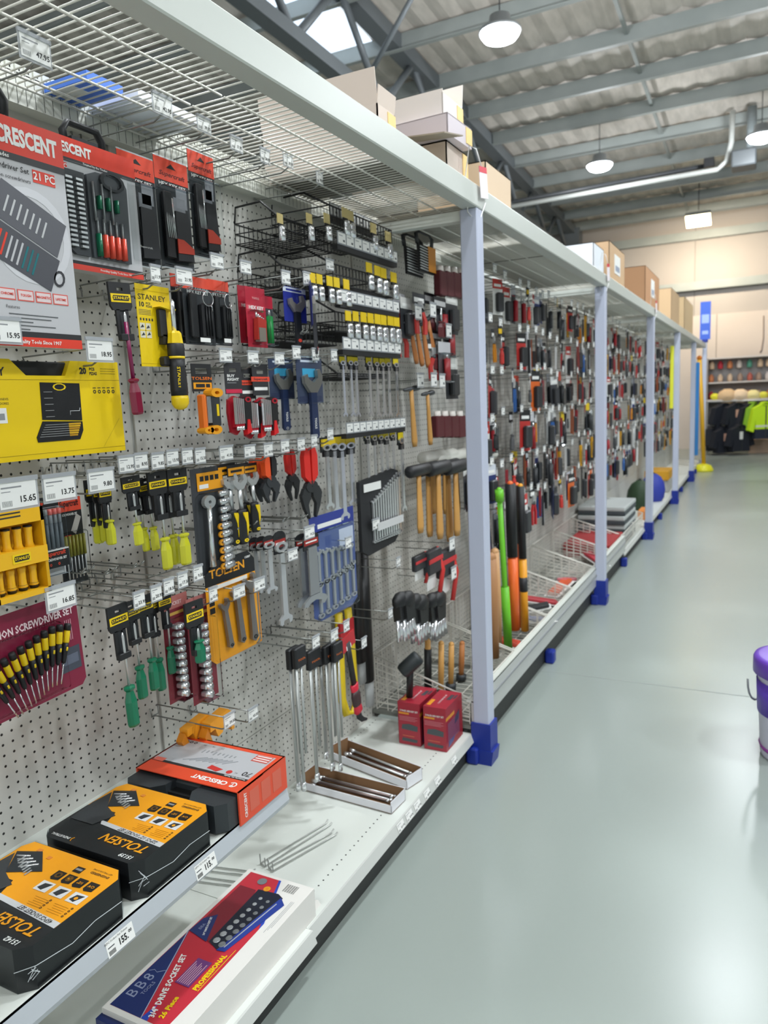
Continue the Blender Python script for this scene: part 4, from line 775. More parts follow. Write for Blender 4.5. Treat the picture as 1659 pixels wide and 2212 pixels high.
for bx, x, l in (((536, 990, 560, 1082), -1.30, 'left'), ((549, 988, 574, 1084), -1.27, 'middle'), ((562, 984, 592, 1086), -1.24, 'right')):
    place('pb', PB, bx, x, (.046, .13), 'short pliers with black and orange grips, %s of the three' % l, 'pliers')
PR = b_pliers('d8281f', M('26282a', .4), .2)
place('pr', PR, (611, 972, 635, 1082), -1.30, (.046, .2), 'red handled pliers hanging jaws down, smaller pair', 'pliers', roll=4)
place('pr', PR, (647, 966, 681, 1120), -1.24, (.046, .2), 'large red handled pliers hanging jaws down', 'pliers')
CS = b_cardspanner(L=.2)
for i, bx in enumerate(((694, 944, 716, 1108), (708, 940, 732, 1120), (724, 938, 748, 1132), (744, 940, 768, 1098))):
    place('cs', CS, bx, -1.25, (.028, .255), 'chrome spanner under a small yellow and black card, %s left of the black rail' % ORD[i], 'spanner', 'yellow carded spanners by the board')
SS = b_superspanner(.30); SG = b_superspanner(.34, True)
for i, (bx, x) in enumerate((((540, 1160, 562, 1290), -1.28), ((554, 1158, 578, 1290), -1.26), ((570, 1156, 594, 1292), -1.24))):
    place('ss', SS, bx, x, (.036, .33), 'spanner under a red and black card, %s of the left trio' % ORD[i], 'spanner')
place('ss', SS, (594, 1146, 622, 1368), -1.24, (.036, .33), 'long spanner reaching down almost to the rods', 'spanner')
place('sg', SG, (640, 1152, 668, 1330), -1.26, (.036, .36), 'big adjustable wrench, left of two beside the blue set', 'wrench')
place('sg', SG, (656, 1150, 692, 1328), -1.22, (.036, .36), 'big adjustable wrench, right of two beside the blue set', 'wrench')
place('sset', b_spannerset, (672, 1104, 768, 1328), -1.24, (.15, .36), 'twelve piece spanner set in a blue backed blister', 'spanner set')
place('pou', b_pouch, (772, 1018, 856, 1190), -1.24, (.13, .26), 'black roll pouch full of chrome spanners', 'spanner set')
place('prec', b_precred, (-66, 1312, 176, 1536), -1.22, (.26, .205), 'dark red precision screwdriver set with a fan of yellow tools', 'screwdriver set', roll=2)
GD = b_driver(GREENH, STEEL, .14, .11, .014)
for bx, x, l, rl in (((240, 1306, 284, 1578), -1.20, 'longest, lowest one', 2), ((268, 1298, 308, 1515), -1.24, 'second, right behind the longest', 2), ((298, 1286, 336, 1495), -1.24, 'third from the left', 1), ((316, 1284, 348, 1496), -1.28, 'fourth, mostly hidden', 1), ((345, 1280, 374, 1458), -1.27, 'narrow one by the red socket pack', 0)):
    place('gd', GD, bx, x, (.05, .316), 'carded screwdriver with clear green handle, ' + l, 'screwdriver', roll=rl)
place('skr', b_socketred, (356, 1283, 412, 1514), -1.27, (.085, .25), 'dark red socket pack, left of two', 'socket set')
place('skr', b_socketred, (408, 1283, 464, 1516), -1.25, (.085, .25), 'dark red socket pack, right of two', 'socket set')
GS = b_driver(GREENH, STEEL, .03, .06, .013)
place('gs', GS, (400, 1300, 440, 1432), -1.20, (.05, .156), 'stubby green handled nut driver between the red socket packs', 'screwdriver')
place('t3', b_tolsen3, (447, 1208, 556, 1426), -1.24, (.155, .26), 'yellow and black card holding three adjustable wrenches', 'wrench set')
# rods hanging over the low shelf
TB = b_tbar(.33)
for i, (bx, x) in enumerate((((627, 1392, 652, 1712), -1.22), ((640, 1390, 664, 1712), -1.20), ((668, 1396, 696, 1690), -1.24), ((690, 1396, 716, 1640), -1.27), ((702, 1385, 730, 1665), -1.23), ((722, 1382, 742, 1668), -1.21))):
    place('tb', TB, bx, x, (.028, .35), 'long chrome bar hanging over the low shelf, %s from the left' % ORD[i], 'bar')
def b_loops():
    t = root('wheel_wrench'); m = MB(); y = M('d8bc1c', .4)
    m.tube([(-.01, 0, 0), (-.012, -.2, 0), (-.008, -.235, .005), (.004, -.24, .008), (.012, -.225, .008), (.013, -.1, .004), (.012, 0, 0)], .007, y, 8); m.box((-.016, -.06, -.002), (.016, -.02, .01), RED); m.obj('bent_tube', t); return t
place('yl', b_loops, (732, 1318, 760, 1545), -1.34, (.03, .24), 'yellow looped strap hanging behind the chrome bars', 'strap')
place('pb_', b_prybar, (742, 1384, 768, 1592), -1.22, (.05, .4), 'red and black pry bar leaning out over the low shelf', 'pry bar', roll=11)
def b_blacktube():
    t = root('breaker_bar_sleeve'); m = MB(); m.tube([(0, 0, 0), (0, -.36, 0)], .012, M('1b1c1d', .45), 10); m.obj('black_sleeve', t); m = MB(); m.tube([(0, -.36, 0), (0, -.43, 0)], .010, M('c4c8c8', .3, 0, .6), 8); m.obj('clear_end', t); return t
for i, bx in enumerate(((752, 1300, 768, 1490), (768, 1190, 784, 1480), (783, 1188, 800, 1530))): place('bt', b_blacktube, bx, -1.38, (.024, .43), 'long black plastic sleeve standing against the board, %s from the left' % ORD[i], 'sleeve')
def b_clamp():
    t = root('plastic_clamp'); m = MB(); O = M('e89a22', .4); m.prism([(-.05, 0), (.03, .012), (.05, -.004), (.052, -.05), (.04, -.05), (.034, -.02), (.01, -.016), (0, -.04), (-.02, -.045), (-.03, -.02), (-.05, -.022)], 0, .03, O); m.obj('jaw', t); m = MB(); m.prism([(-.055, -.01), (-.04, -.05), (-.055, -.06), (-.07, -.03)], .004, .026, M('c97a14', .4)); m.obj('lever', t); return t
place('clp', b_clamp, (382, 1556, 452, 1606), -1.33, (.12, .07), 'orange plastic clamp just above the red carton, left one', 'clamp', tilt=0)
place('clp', b_clamp, (430, 1545, 492, 1602), -1.30, (.12, .07), 'orange plastic clamp just above the red carton, right one', 'clamp', tilt=0)
# ------------------------------------------------------------------ hooks and price tags, given where each tag shows
def hook_at(px, py, price, lab, w=.05, h=.032, L=.24, x=None, near=True, s=1.0):
    xx = (XB+L) if x is None else x; p = onx(px, py, xx); L_ = xx-XB
    k = ('hk', round(L_, 2), price, w, h, near)
    return inst(k, b_hook(L_, price, w, h, near), CF(XB, p.y, p.z-.028), 'wire display hook with ' + lab, 'hook')
TAGS = [ # px, py, price, width m, L, where
 (75, 108, '47.95', .06, .30, 'a tilted 47.95 tag, high above the big red pack'), (350, 228, '42.95', .055, .27, 'a tag reading 42.95 under the wire shelf'), (440, 270, '39.95', .045, .26, 'a curled clear tag under the wire shelf'), (510, 312, '37.95', .045, .25, 'a tag over the orange collared hex key sets'), (572, 338, '24.95', .04, .24, 'the front one of two close tags under the wire shelf'), (622, 348, '29.95', .045, .25, 'the tag furthest right of the top near row'), (690, 385, '18.95', .035, .24, 'a small grey tag left of the socket racks'),
 (335, 592, '11.95', .028, .25, 'a narrow 11.95 tag above the yellow card'), (397, 598, '21.95', .05, .25, 'a 21.95 tag above the key ring blisters'), (468, 565, '17.95', .045, .25, 'a tag below the rightmost hex key set'), (530, 578, '7.95', .042, .24, 'a tag above the red folding keys'), (617, 600, '19.50', .04, .24, 'a tag above the deep blue card'), (662, 602, '20.50', .035, .24, 'a tag right of the deep blue card tag'), (712, 572, '22.50', .042, .24, 'a tag in front of the second socket rack'),
 (215, 757, '18.95', .062, .25, 'a wide tag above the yellow tool box'), (10, 715, '15.95', .06, .25, 'a 15.95 tag at the left edge over the pack'), (487, 768, '16.95', .045, .24, 'a 16.95 tag above the orange folding keys'), (546, 772, '14.95', .042, .24, 'a tag above the red folding hex keys'), (603, 775, '31.95', .042, .24, 'a tag above the left blue blister'), (640, 762, '33.95', .038, .24, 'a tag between the two blue blisters'), (681, 766, '36.95', .036, .24, 'a tag above the right blue blister'), (721, 768, '38.95', .034, .24, 'a tag left of the third price strip'),
 (272, 1003, '12.95', .04, .25, 'a clear 12.95 holder, first above the yellow screwdrivers'), (304, 997, '8.95', .036, .25, 'a twisted tag, second above the yellow screwdrivers'), (340, 996, '9.85', .036, .25, 'the third tag above the yellow screwdrivers'), (372, 989, '13.95', .036, .25, 'the fourth tag above the yellow screwdrivers'), (404, 986, '11.50', .034, .25, 'the fifth tag above the yellow screwdrivers'), (432, 985, '15.50', .034, .25, 'the sixth tag above the yellow screwdrivers'), (488, 979, '41.95', .048, .25, 'a wide tag above the black and yellow grips'), (539, 975, '32.95', .044, .25, 'a tag above the orange and black pliers'), (579, 972, '30.95', .038, .25, 'a tag left of the red pliers'), (615, 964, '28.95', .038, .25, 'a tag above the small red pliers'), (650, 960, '26.95', .036, .25, 'a tag above the large red pliers'), (678, 953, '25.95', .03, .25, 'the last tag right of the red pliers'), (713, 938, '27.95', .034, .24, 'a tag over the yellow carded spanners'),
 (38, 1068, '15.65', .075, .27, 'a wide 15.65 tag over the six screwdriver box'), (128, 1054, '13.75', .068, .27, 'a wide 13.75 tag over the clear case'), (218, 1038, '9.80', .062, .26, 'a 9.80 tag over the stubby yellow drivers'), (131, 1290, '16.85', .062, .27, 'a 16.85 tag over the dark red screwdriver set'),
 (300, 1296, '23.95', .03, .27, 'the lowest tag over the green screwdrivers'), (337, 1282, '20.95', .03, .27, 'the second tag over the green screwdrivers'), (364, 1267, '18.50', .03, .27, 'the third tag over the green screwdrivers'), (394, 1253, '17.50', .03, .27, 'the fourth tag, over the red socket packs'), (427, 1238, '9.50', .03, .27, 'the highest tag, by the ratchet pack'), (460, 1284, '10.95', .028, .26, 'a narrow tag left on the yellow card'), (516, 1278, '15.25', .044, .26, 'a 15.25 tag in front of the yellow card'), (560, 1262, '40.95', .044, .26, 'a tag right of the yellow card'), (632, 1198, '35.95', .044, .26, 'a tag in front of the long spanner'), (668, 1150, '14.25', .05, .27, 'a double tag on the blue spanner set'), (752, 1172, '14.75', .036, .25, 'a tag on the right of the blue spanner set'), (812, 1132, '44.95', .05, .24, 'the white label bar on the black pouch'),
 (495, 1556, '39.50', .04, .26, 'a blank curled tag above the red carton'), (546, 1542, '43.50', .04, .22, 'a grey tag close to the board, low down'), (682, 1386, '16.25', .038, .26, 'a tilted tag over the left chrome bars'), (722, 1372, '17.25', .04, .26, 'a tilted tag over the middle chrome bars'), (748, 1352, '18.25', .034, .27, 'a tilted tag over the pry bar'), (786, 1388, '19.25', .034, .24, 'a tag in front of the black sleeves'), (860, 1214, '21.25', .032, .24, 'a tag near the broad grey pegboard gap'), (843, 1325, '22.25', .032, .24, 'a tag left of the black handled socket sets')]
for px, py, pr_, w, L, lab in TAGS: hook_at(px, py, '$'+pr_ if 0 else pr_, lab, w, w*.62 if w > .04 else .03, L)
# empty double prong hooks
for i, (px, py) in enumerate(((240, 1242), (300, 1228), (520, 1150), (560, 1135), (620, 1128), (660, 1122), (190, 1240), (560, 790), (660, 720))):
    p = onx(px, py, -1.22); m = MB(); W2 = M('8f918d', .35, .8)
    m.tube([(0, 0, 0), (0, 0, .21), (0, .012, .225)], .0022, W2, 5); m.tube([(.022, 0, 0), (.022, 0, .21), (.022, .012, .225)], .0022, W2, 5); m.tube([(0, 0, .21), (.022, 0, .21)], .0022, W2, 5)
    tag(m.obj('display_hook', None, CF(XB, p.y, p.z)), 'empty double prong wire hook, %s' % ['above the long green screwdriver', 'above the second green screwdriver', 'left of the red and black carded spanners', 'over the trio of spanners', 'left of the long spanner', 'between the long spanner and blue set', 'lowest left over the green handles', 'over the red folding hex keys', 'behind the deep blue carded wrench'][i], 'hook')
# ================================================================== black socket racks with price strips
RK = M('1d1e1f', .45)
def b_rack(L, D=.18, H=.06):
    def f():
        t = root('wire_rack'); m = MB()
        for h in (0, -H*.5, -H): m.tube([(-L/2, h, 0), (-L/2, h, D), (L/2, h, D), (L/2, h, 0)], .0025, RK, 4, closed=True)
        m.tube([(-L/2, 0, 0), (-L/2+.01, .05, .0), (-L/2+.03, .06, D*.5), (-L/2, 0, D)], .0035, RK, 5); m.obj('rails', t)
        m = MB(); n = int(L/.022)
        for i in range(n+1): x = -L/2+L*i/n; m.tube([(x, 0, D), (x, -H, D), (x, -H, 0), (x, 0, 0)], .002, RK, 4)
        m.obj('mesh_wires', t); return t
    return f
def b_strip(L, n, H=.04):
    def f():
        t = root('price_strip'); m = MB(); m.box((-L/2, -H/2, 0), (L/2, H/2, .002), M('8e9296', .4)); m.box((-L/2, -H/2-.016, -.02), (L/2, -H/2, 0), RK); m.obj('rail', t)
        for i in range(n):
            x = -L/2+L*(i+.5)/n; m = ticket(Matrix.Translation((x, 0, .0022)), L/n*.86, H*.8, '', False); m.obj('price_ticket', t)
        return t
    return f
def b_socketcard(h='e8c60c'):
    def f():
        t = root('carded_socket'); m = MB(); m.box((-.013, -.035, 0), (.013, 0, .003), M(h, .45)); m.box((-.010, -.045, 0), (.010, -.035, .004), BLK); m.obj('hanger_card', t); m = MB(); m.lathe([(.008, -.045), (.010, -.048), (.010, -.062), (.0085, -.066), (.0105, -.07), (.0105, -.095)], CHROME, 12, Matrix.Translation((0, 0, .008))); m.obj('socket', t); return t
    return f
TIER = ['top', 'second', 'third']
for k, (zr, zs) in enumerate(((2.0, 1.963), (1.862, 1.786), (1.70, 1.638))):
    inst('rk1', b_rack(.30, .16), CF(-1.45, 2.06, zr), 'black wire rack on the board, %s of three, left section' % TIER[k], 'rack')
    inst('rk2', b_rack(.44, .22), CF(-1.45, 2.33, zs+.10), 'black wire rack behind the %s price strip' % TIER[k], 'rack')
    inst('st', b_strip(.43, 8), CF(-1.205, 2.32, zs), 'grey strip of small price tickets, %s of the upper three' % TIER[k], 'price strip')
SK = b_socketcard('c9b67a'); SY = b_socketcard('e8c60c'); n = 0
for k, (row, z) in enumerate((((605, 668, 706), None), ((745, 757, 806, 838), None), ((675, 690, 712, 727, 748), None), ((797, 815, 828, 850), None), ((752, 768, 785, 800, 815, 828, 843, 856), None))):
    yy = [(462,), (450,), (590,), (568,), (672,)][k][0]
    for i, px in enumerate(row):
        yb = yy + [0, int((px-745)*.55), int((px-675)*.2), int((px-797)*.4), int((px-752)*.12)][k]
        place('soc%d' % (k > 1), SY if k > 1 else SK, (px-6, yb, px+6, yb+58), -1.21, (.026, .095), 'chrome socket hanging on a %s card, %s along the %s' % ('yellow' if k > 1 else 'tan', ORD[i], ['left top rack', 'right top rack', 'left second rack', 'right second rack', 'third rack'][k]), 'socket')
inst('tstr', b_strip(.34, 6), CF(-1.26, 2.33, 2.068), 'dark strip of tickets above the top socket rack', 'price strip')
inst('rk3', b_rack(.36, .2, .012), CF(-1.45, 2.32, 1.545), 'thin black rack bar carrying the yellow carded spanners', 'rack')
inst('st4', b_strip(.45, 10, .036), CF(-1.205, 2.325, 1.366), 'grey strip of ten tickets below the hanging spanners', 'price strip')
CY = b_cardspanner('e6cf14', .24)
for i, px in enumerate((740, 757, 768, 797, 813, 826, 838, 855)):
    place('csy', CY, (px-6, 768+int(i*.8), px+6, 906), -1.24, (.028, .295), 'chrome spanner on a yellow card above the strip of ten tickets, %s along' % ORD[i], 'spanner')
for i, (px, b) in enumerate(((793, 1060), (808, 1072), (822, 1060), (834, 1066), (848, 1030), (866, 1112))):
    place('csz', CY, (px-6, 930, px+6, b), -1.24, (.028, .295), 'chrome spanner on a yellow card below the strip of ten tickets, %s along' % ORD[i], 'spanner')
# ================================================================== third bay, left of the nearest post
def b_caddy(o):
    def f():
        t = root('spanner_rack_set'); m = MB(); m.tube([(-.03, -.03, 0), (-.034, .03, 0), (-.02, .045, 0), (.02, .045, 0), (.034, .03, 0), (.03, -.03, 0)], .007, BLK, 8); m.prism([(-.034, -.03), (.034, -.03), (.03, -.19), (-.03, -.19)], 0, .012, BLK); m.obj('carry_frame', t)
        if o: m = MB(); m.box((.002, -.18, .02), (.034, -.03, .022), M('dd8f28', .45)); m.obj('orange_card', t)
        for i in range(9): mm = MB(); mm.cyl((-.032, -.045-i*.016, .02), (.0+.03*(not o), -.05-i*.016, .02), .0045, STEEL, 6); mm.obj('spanner', t)
        return t
    return f
place('cad0', b_caddy(False), (872, 528, 912, 612), -1.25, (.07, .235), 'black carry rack of spanners with no card', 'spanner set'); place('cad1', b_caddy(True), (900, 522, 935, 606), -1.22, (.07, .235), 'black carry rack of spanners with an orange card', 'spanner set')
def b_hammer(headm, wood, hl=.3, hr=.012, ball=False, big=False):
    def f():
        t = root('hammer'); m = MB()
        if big: m.lathe([(.024, -.05), (.031, -.045), (.032, .045), (.026, .05)], headm, 14, Matrix.Rotation(math.pi/2, 4, 'Z'))
        else: m.lathe([(.012, -.05), (.015, -.046), (.015, -.02), (.010, -.015), (.012, .02), (.008, .045), (.003, .05)], headm, 12, Matrix.Rotation(math.pi/2, 4, 'Z'))
        m.obj('head', t); m = MB(); m.lathe([(hr*.8, -.005), (hr*.8, -hl*.3), (hr, -hl*.6), (hr*1.15, -hl*.9), (hr*.9, -hl)], wood, 10); m.obj('wooden_handle', t); return t
    return f
WD2 = M('c8944e', .5); WD3 = M('b9763f', .5)
for i, (bx, k) in enumerate((((872, 690, 898, 790), 12), ((885, 694, 912, 794), 10), ((898, 696, 928, 796), 8), ((908, 690, 942, 790), 14))): place('hm0', b_hammer(DKG, WD3, .26), bx, -1.22, (.1, .26), 'wooden handled hammer in the upper hammer row, %s from the left' % ORD[i], 'hammer', roll=k+8)
for i, bx in enumerate(((874, 840, 906, 966), (912, 850, 938, 962))): place('hm1', b_hammer(M('4a4d50', .4, .6), WD2, .3), bx, -1.2, (.1, .3), 'pale wooden handled hammer in the middle row, %s one' % ['left', 'right'][i], 'hammer', roll=4)
for i, bx in enumerate(((886, 1015, 926, 1152), (906, 1012, 946, 1160), (928, 1010, 968, 1165), (948, 1008, 990, 1170), (966, 1008, 1004, 1158))): place('hm2', b_hammer(M('1b1c1e', .5), [WD2, WD3][i % 2], .33, .012, big=True), bx, -1.22 if i % 2 else -1.18, (.1, .33), 'black rubber mallet with wooden handle, %s from the left' % ORD[i], 'mallet')
for i, px in enumerate((935, 962, 985, 1046)): place('hmw', b_hammer(M('e0dfd6', .4), WD2, .3, .012, big=True), (px-22, 985, px+22, 1110), -1.3, (.1, .3), 'white headed mallet behind the black ones, %s from the left' % ORD[i], 'mallet')
def b_holder():
    t = root('maroon_tool_holder'); m = MB(); m.box((-.02, -.11, 0), (.02, -.02, .03), M('571b22', .45), bev=.004); m.obj('holder', t); m = MB(); m.lathe([(.012, 0), (.013, -.02), (.01, -.03)], M('ece4dc', .4), 10, Matrix.Translation((0, 0, .015))); m.obj('white_cap', t); return t
for i in range(4): place('mh', b_holder, (936+i*15, 575+i*2, 950+i*15, 640+i*2), -1.22, (.04, .11), 'maroon grip with pale top in the upper row, %s from the left' % ORD[i], 'chisel')
for i in range(4): place('mh', b_holder, (930+i*16, 888, 946+i*16, 945), -1.22, (.04, .11), 'maroon grip with pale top in the row below the wooden hammers, %s from the left' % ORD[i], 'chisel')
def b_hexfan():
    t = root('black_ratchet_handle_set'); m = MB(); m.sphere((0, -.02, .01), .022, M('18191a', .5), 10, sz=.8); m.prism([(-.016, -.03), (.016, -.03), (.013, -.07), (-.013, -.07)], 0, .02, M('18191a', .5)); m.obj('black_grip', t)
    for i in range(4): mm = MB(); mm.cyl((-.014+i*.009, -.065, .012), (-.018+i*.012, -.115, .016), .005, CHROME, 8); mm.obj('chrome_rod', t)
    return t
for i, (px, py) in enumerate(((858, 1278), (872, 1276), (888, 1282), (902, 1284), (926, 1280), (940, 1276))): place('hf', b_hexfan, (px-14, py, px+14, py+100), -1.22+.01*(i % 2), (.046, .115), 'black handled set of chrome rods, %s from the left' % ORD[i], 'tool set')
def b_redrag():
    t = root('red_puller'); m = MB(); m.box((-.03, -.06, 0), (.03, 0, .02), M('2b2c30', .5), bev=.004); m.box((-.03, -.03, .02), (.03, -.02, .022), M('c42a30')); m.obj('body', t); m = MB(); m.box((-.02, -.1, .004), (.02, -.065, .006), PAPER); m.obj('paper_tag', t); m = MB(); m.tube([(.02, 0, .01), (.03, -.06, .02), (.01, -.12, .02)], .006, M('c8302c', .4), 6); m.obj('red_arm', t); return t
for i, bx in enumerate(((888, 1196, 918, 1262), (912, 1185, 942, 1290), (940, 1185, 972, 1300))): place('rg', b_redrag, bx, -1.22, (.06, .12), 'black and red tool with paper tag above the wire basket, %s of three' % ORD[i], 'tool')
for i, bx in enumerate(((892, 660, 915, 690), (925, 655, 945, 685), (948, 700, 990, 730), (900, 808, 916, 836), (930, 806, 944, 836), (948, 808, 962, 838), (962, 1160, 990, 1190), (970, 1225, 990, 1250))):
    p = onx((bx[0]+bx[2])/2, (bx[1]+bx[3])/2, -1.18); m = ticket(Matrix.Identity(4), .05, .04, '', False)
    t = inst('htk%d' % (i % 2), b_hook(.27, '', .055, .045, False), CF(XB, p.y, p.z-.028), 'wire hook with white ticket in the third bay, %s counted from the top' % ORD[i], 'hook')
# fillers in the third bay between the rows
G3 = [('blister', 'c9c9cc', 'b02a30'), ('card', '2c2e32', 'cfcfca'), ('pliers', '303236', 'c23a34'), ('driver', '5b1a1e', 'b9b9b9')]
for i, (px, py) in enumerate(((862, 640), (878, 650), (905, 640), (930, 640), (955, 650), (975, 640), (865, 690), (940, 720), (960, 745), (975, 780), (935, 740), (950, 650), (970, 690))):
    kd = G3[i % 4]; place('g3%d' % (i % 4), b_generic(kd[1], kd[2], kd[0]), (px-13, py-6, px+13, py+82), -1.24+.02*(i % 3), NATG[kd[0]], '%s packed %s crowded above the middle hammers, %s of these' % (['pale', 'black', 'red gripped', 'dark red'][i % 4], ['blister', 'card', 'pliers', 'screwdriver'][i % 4], ORD[i//4]), 'tool')
# ================================================================== boxes on the shelves
PHOTO = [M('8e9194', .4), M('2d2f31', .4), M('b9bcbe', .35)]
SHR = M('e8eef2', 0.06, 0, 0.10)
def tolsen_box(num, title, y0, y1, label):
    xc, yc = -1.18, (y0+y1)/2; w, d, h = .27, (y1-y0), .08
    t = empty('socket_set_box', label, 'tool set box', Matrix.Translation((xc, yc, .51)) @ Matrix.Rotation(math.pi, 4, 'Z')); K = M('1f2123', .35)
    a, b = w/2, d/2; c = .022
    P = [(-a+c, -b), (a-c*.6, -b), (a, -b+c), (a, b-c), (a-c, b), (-a+c, b), (-a, b-c), (-a, -b+c)]
    m = MB(); m.prism(P, 0, h, K); Q = [(x*.995, y*.995) for x, y in P]
    z = h+.0002
    m.prism([(-a*.99, -b+c), (-a+c, -b*.99), (a-c*.6, -b*.99), (a*.99, -b+c), (a*.99, -.01), (.05, -.01), (.035, .033), (-a*.99, .048)], z, z+.0003, TOLY); z += .0004
    m.prism([(-a*.99, .050), (.045, .036), (.055, .024), (-a*.99, .036)], z, z+.0003, M('c9cacb', .35)); z += .0004
    m.text(title, .0125, INK, -.118, .0412, z, 'LEFT', .03, .85, shear=.2, rot=-4); m.text('TOLSEN', .033, TOLY, -.120, .068, z, 'LEFT', .018, 1.02, shear=.25, rot=-1)
    m.text(num, .014, PAPER, -.112, .099, z, 'LEFT', .025, shear=.2); m.text('INDUSTRIAL', .0095, PAPER, .062, .10, z, 'LEFT', .01, shear=.2); m.tube([(.055, .094, z), (.058, .1, z), (.055, .106, z)], .0008, TOLY, 4)
    # printed feature pictures
    for i in range(4): m.prism([(-.117+i*.029, -.066), (-.094+i*.029, -.066), (-.094+i*.029, -.046), (-.1+i*.029, -.041), (-.117+i*.029, -.044)], z, z+.0003, BLK)
    for i, s in enumerate(('CrV', '1/2"', '1/4"' if '45' in title else '', '')): m.text(s, .0085, TOLY, -.106+i*.029, -.055, z+.0006, bold=.02)
    for i in (2, 3): m.ring(-.106+i*.029, -.055, .008, .004, z+.0004, z+.0006, M('6a4a16', .4), n=8)
    for i in range(3): m.box((-.122+i*.042, -.034, z), (-.09+i*.042, -.008, z+.0003), M('d9dadb', .4)); m.prism([(-.118+i*.042, -.03), (-.1+i*.042, -.028), (-.095+i*.042, -.014), (-.108+i*.042, -.011)], z+.0003, z+.0006, DKG)
    m.ring(-.106, -.02, .004, .0003, z+.0006, z+.0008, TOLY, n=8)
    m.text('ENGINEERED', .008, INK, -.116, -.087, z, 'LEFT', .02); m.text('GET THE JOB DONE', .0055, INK, -.116, -.096, z, 'LEFT'); m.box((-.052, -.09, z), (-.032, -.074, z+.0003), BLK); m.box((-.05, -.085, z+.0003), (-.034, -.08, z+.0005), GREY)
    for i in range(2):
        for j in range(5): m.box((-.115+i*.05, .004+j*.005, z), (-.08+i*.05-.003*(j % 3), .0045+j*.005, z+.0002), M('9a6410'))
        for j in range(4+i*0): m.ring(-.122+i*.055, .002+j*.007, .0025, .0014, z, z+.0003, INK, n=6)
    # printed open case
    m.prism([(.02, -.05), (.075, -.095), (.125, -.075), (.085, -.02)], z, z+.0008, DKG); m.prism([(.04, -.0), (.085, -.02), (.125, -.07), (a-.004, -.02), (a-.01, .045), (.06, .045)], z, z+.0006, M('3a3c3e', .35))
    for i in range(7): T = Matrix.Translation((.04+i*.0085, -.044-i*.004, z+.001)); m.box((0, 0, 0), (.004, .016, .0005), STEEL, T)
    for i in range(4): m.tube([(.045+i*.013, -.062-i*.004, z+.001), (.075+i*.012, -.04-i*.008, z+.001)], .0022, CHROME, 5)
    m.box((.078, -.1, z), (.09, -.092, z+.0005), M('d9863a')); m.box((.04, -.09, z), (.05, -.082, z+.0005), M('d9863a'))
    T = Matrix.Translation((a-.03, b-.0, h*.5)) @ Matrix.Rotation(math.pi, 4, 'Z') @ Matrix.Rotation(math.pi/2, 4, 'X'); m.text('TOLSEN', .024, TOLY, .045, 0, .0012, 'CENTER', .015, T=T)
    m.obj('printed_carton', t)
    m = MB(); P2 = [(x*1.008, y*1.008) for x, y in P]; m.prism(P2, .0005, h+.003, SHR); m.tube([(-a-.002, -b+c, h*.45), (-a-.002, -.03, h*.5), (-a-.002, .02, h*.4), (-a-.002, b-c, h*.55), (-a+c, b+.002, h*.5)], .0006, M('cfd4d6', .2), 4)
    for i in range(6): q = random.uniform(-.012, .012); m.tube([(-a-.002, b-c+q*.5, h*.5+q), (-a+.006+q*.3, b-c+.01+q*.4, h*(.5+.3*random.uniform(-1, 1)))], .0005, M('dfe4e6', .2), 4)
    m.obj('shrink_film', t)
tolsen_box('15142', '45PCS SOCKET SET', .68, .908, 'orange and black socket set box, numbered 15142, nearest the camera')
tolsen_box('15139', '22PCS 1/2" SOCKET SET', .93, 1.158, 'orange and black socket set box, numbered 15139, in the middle')
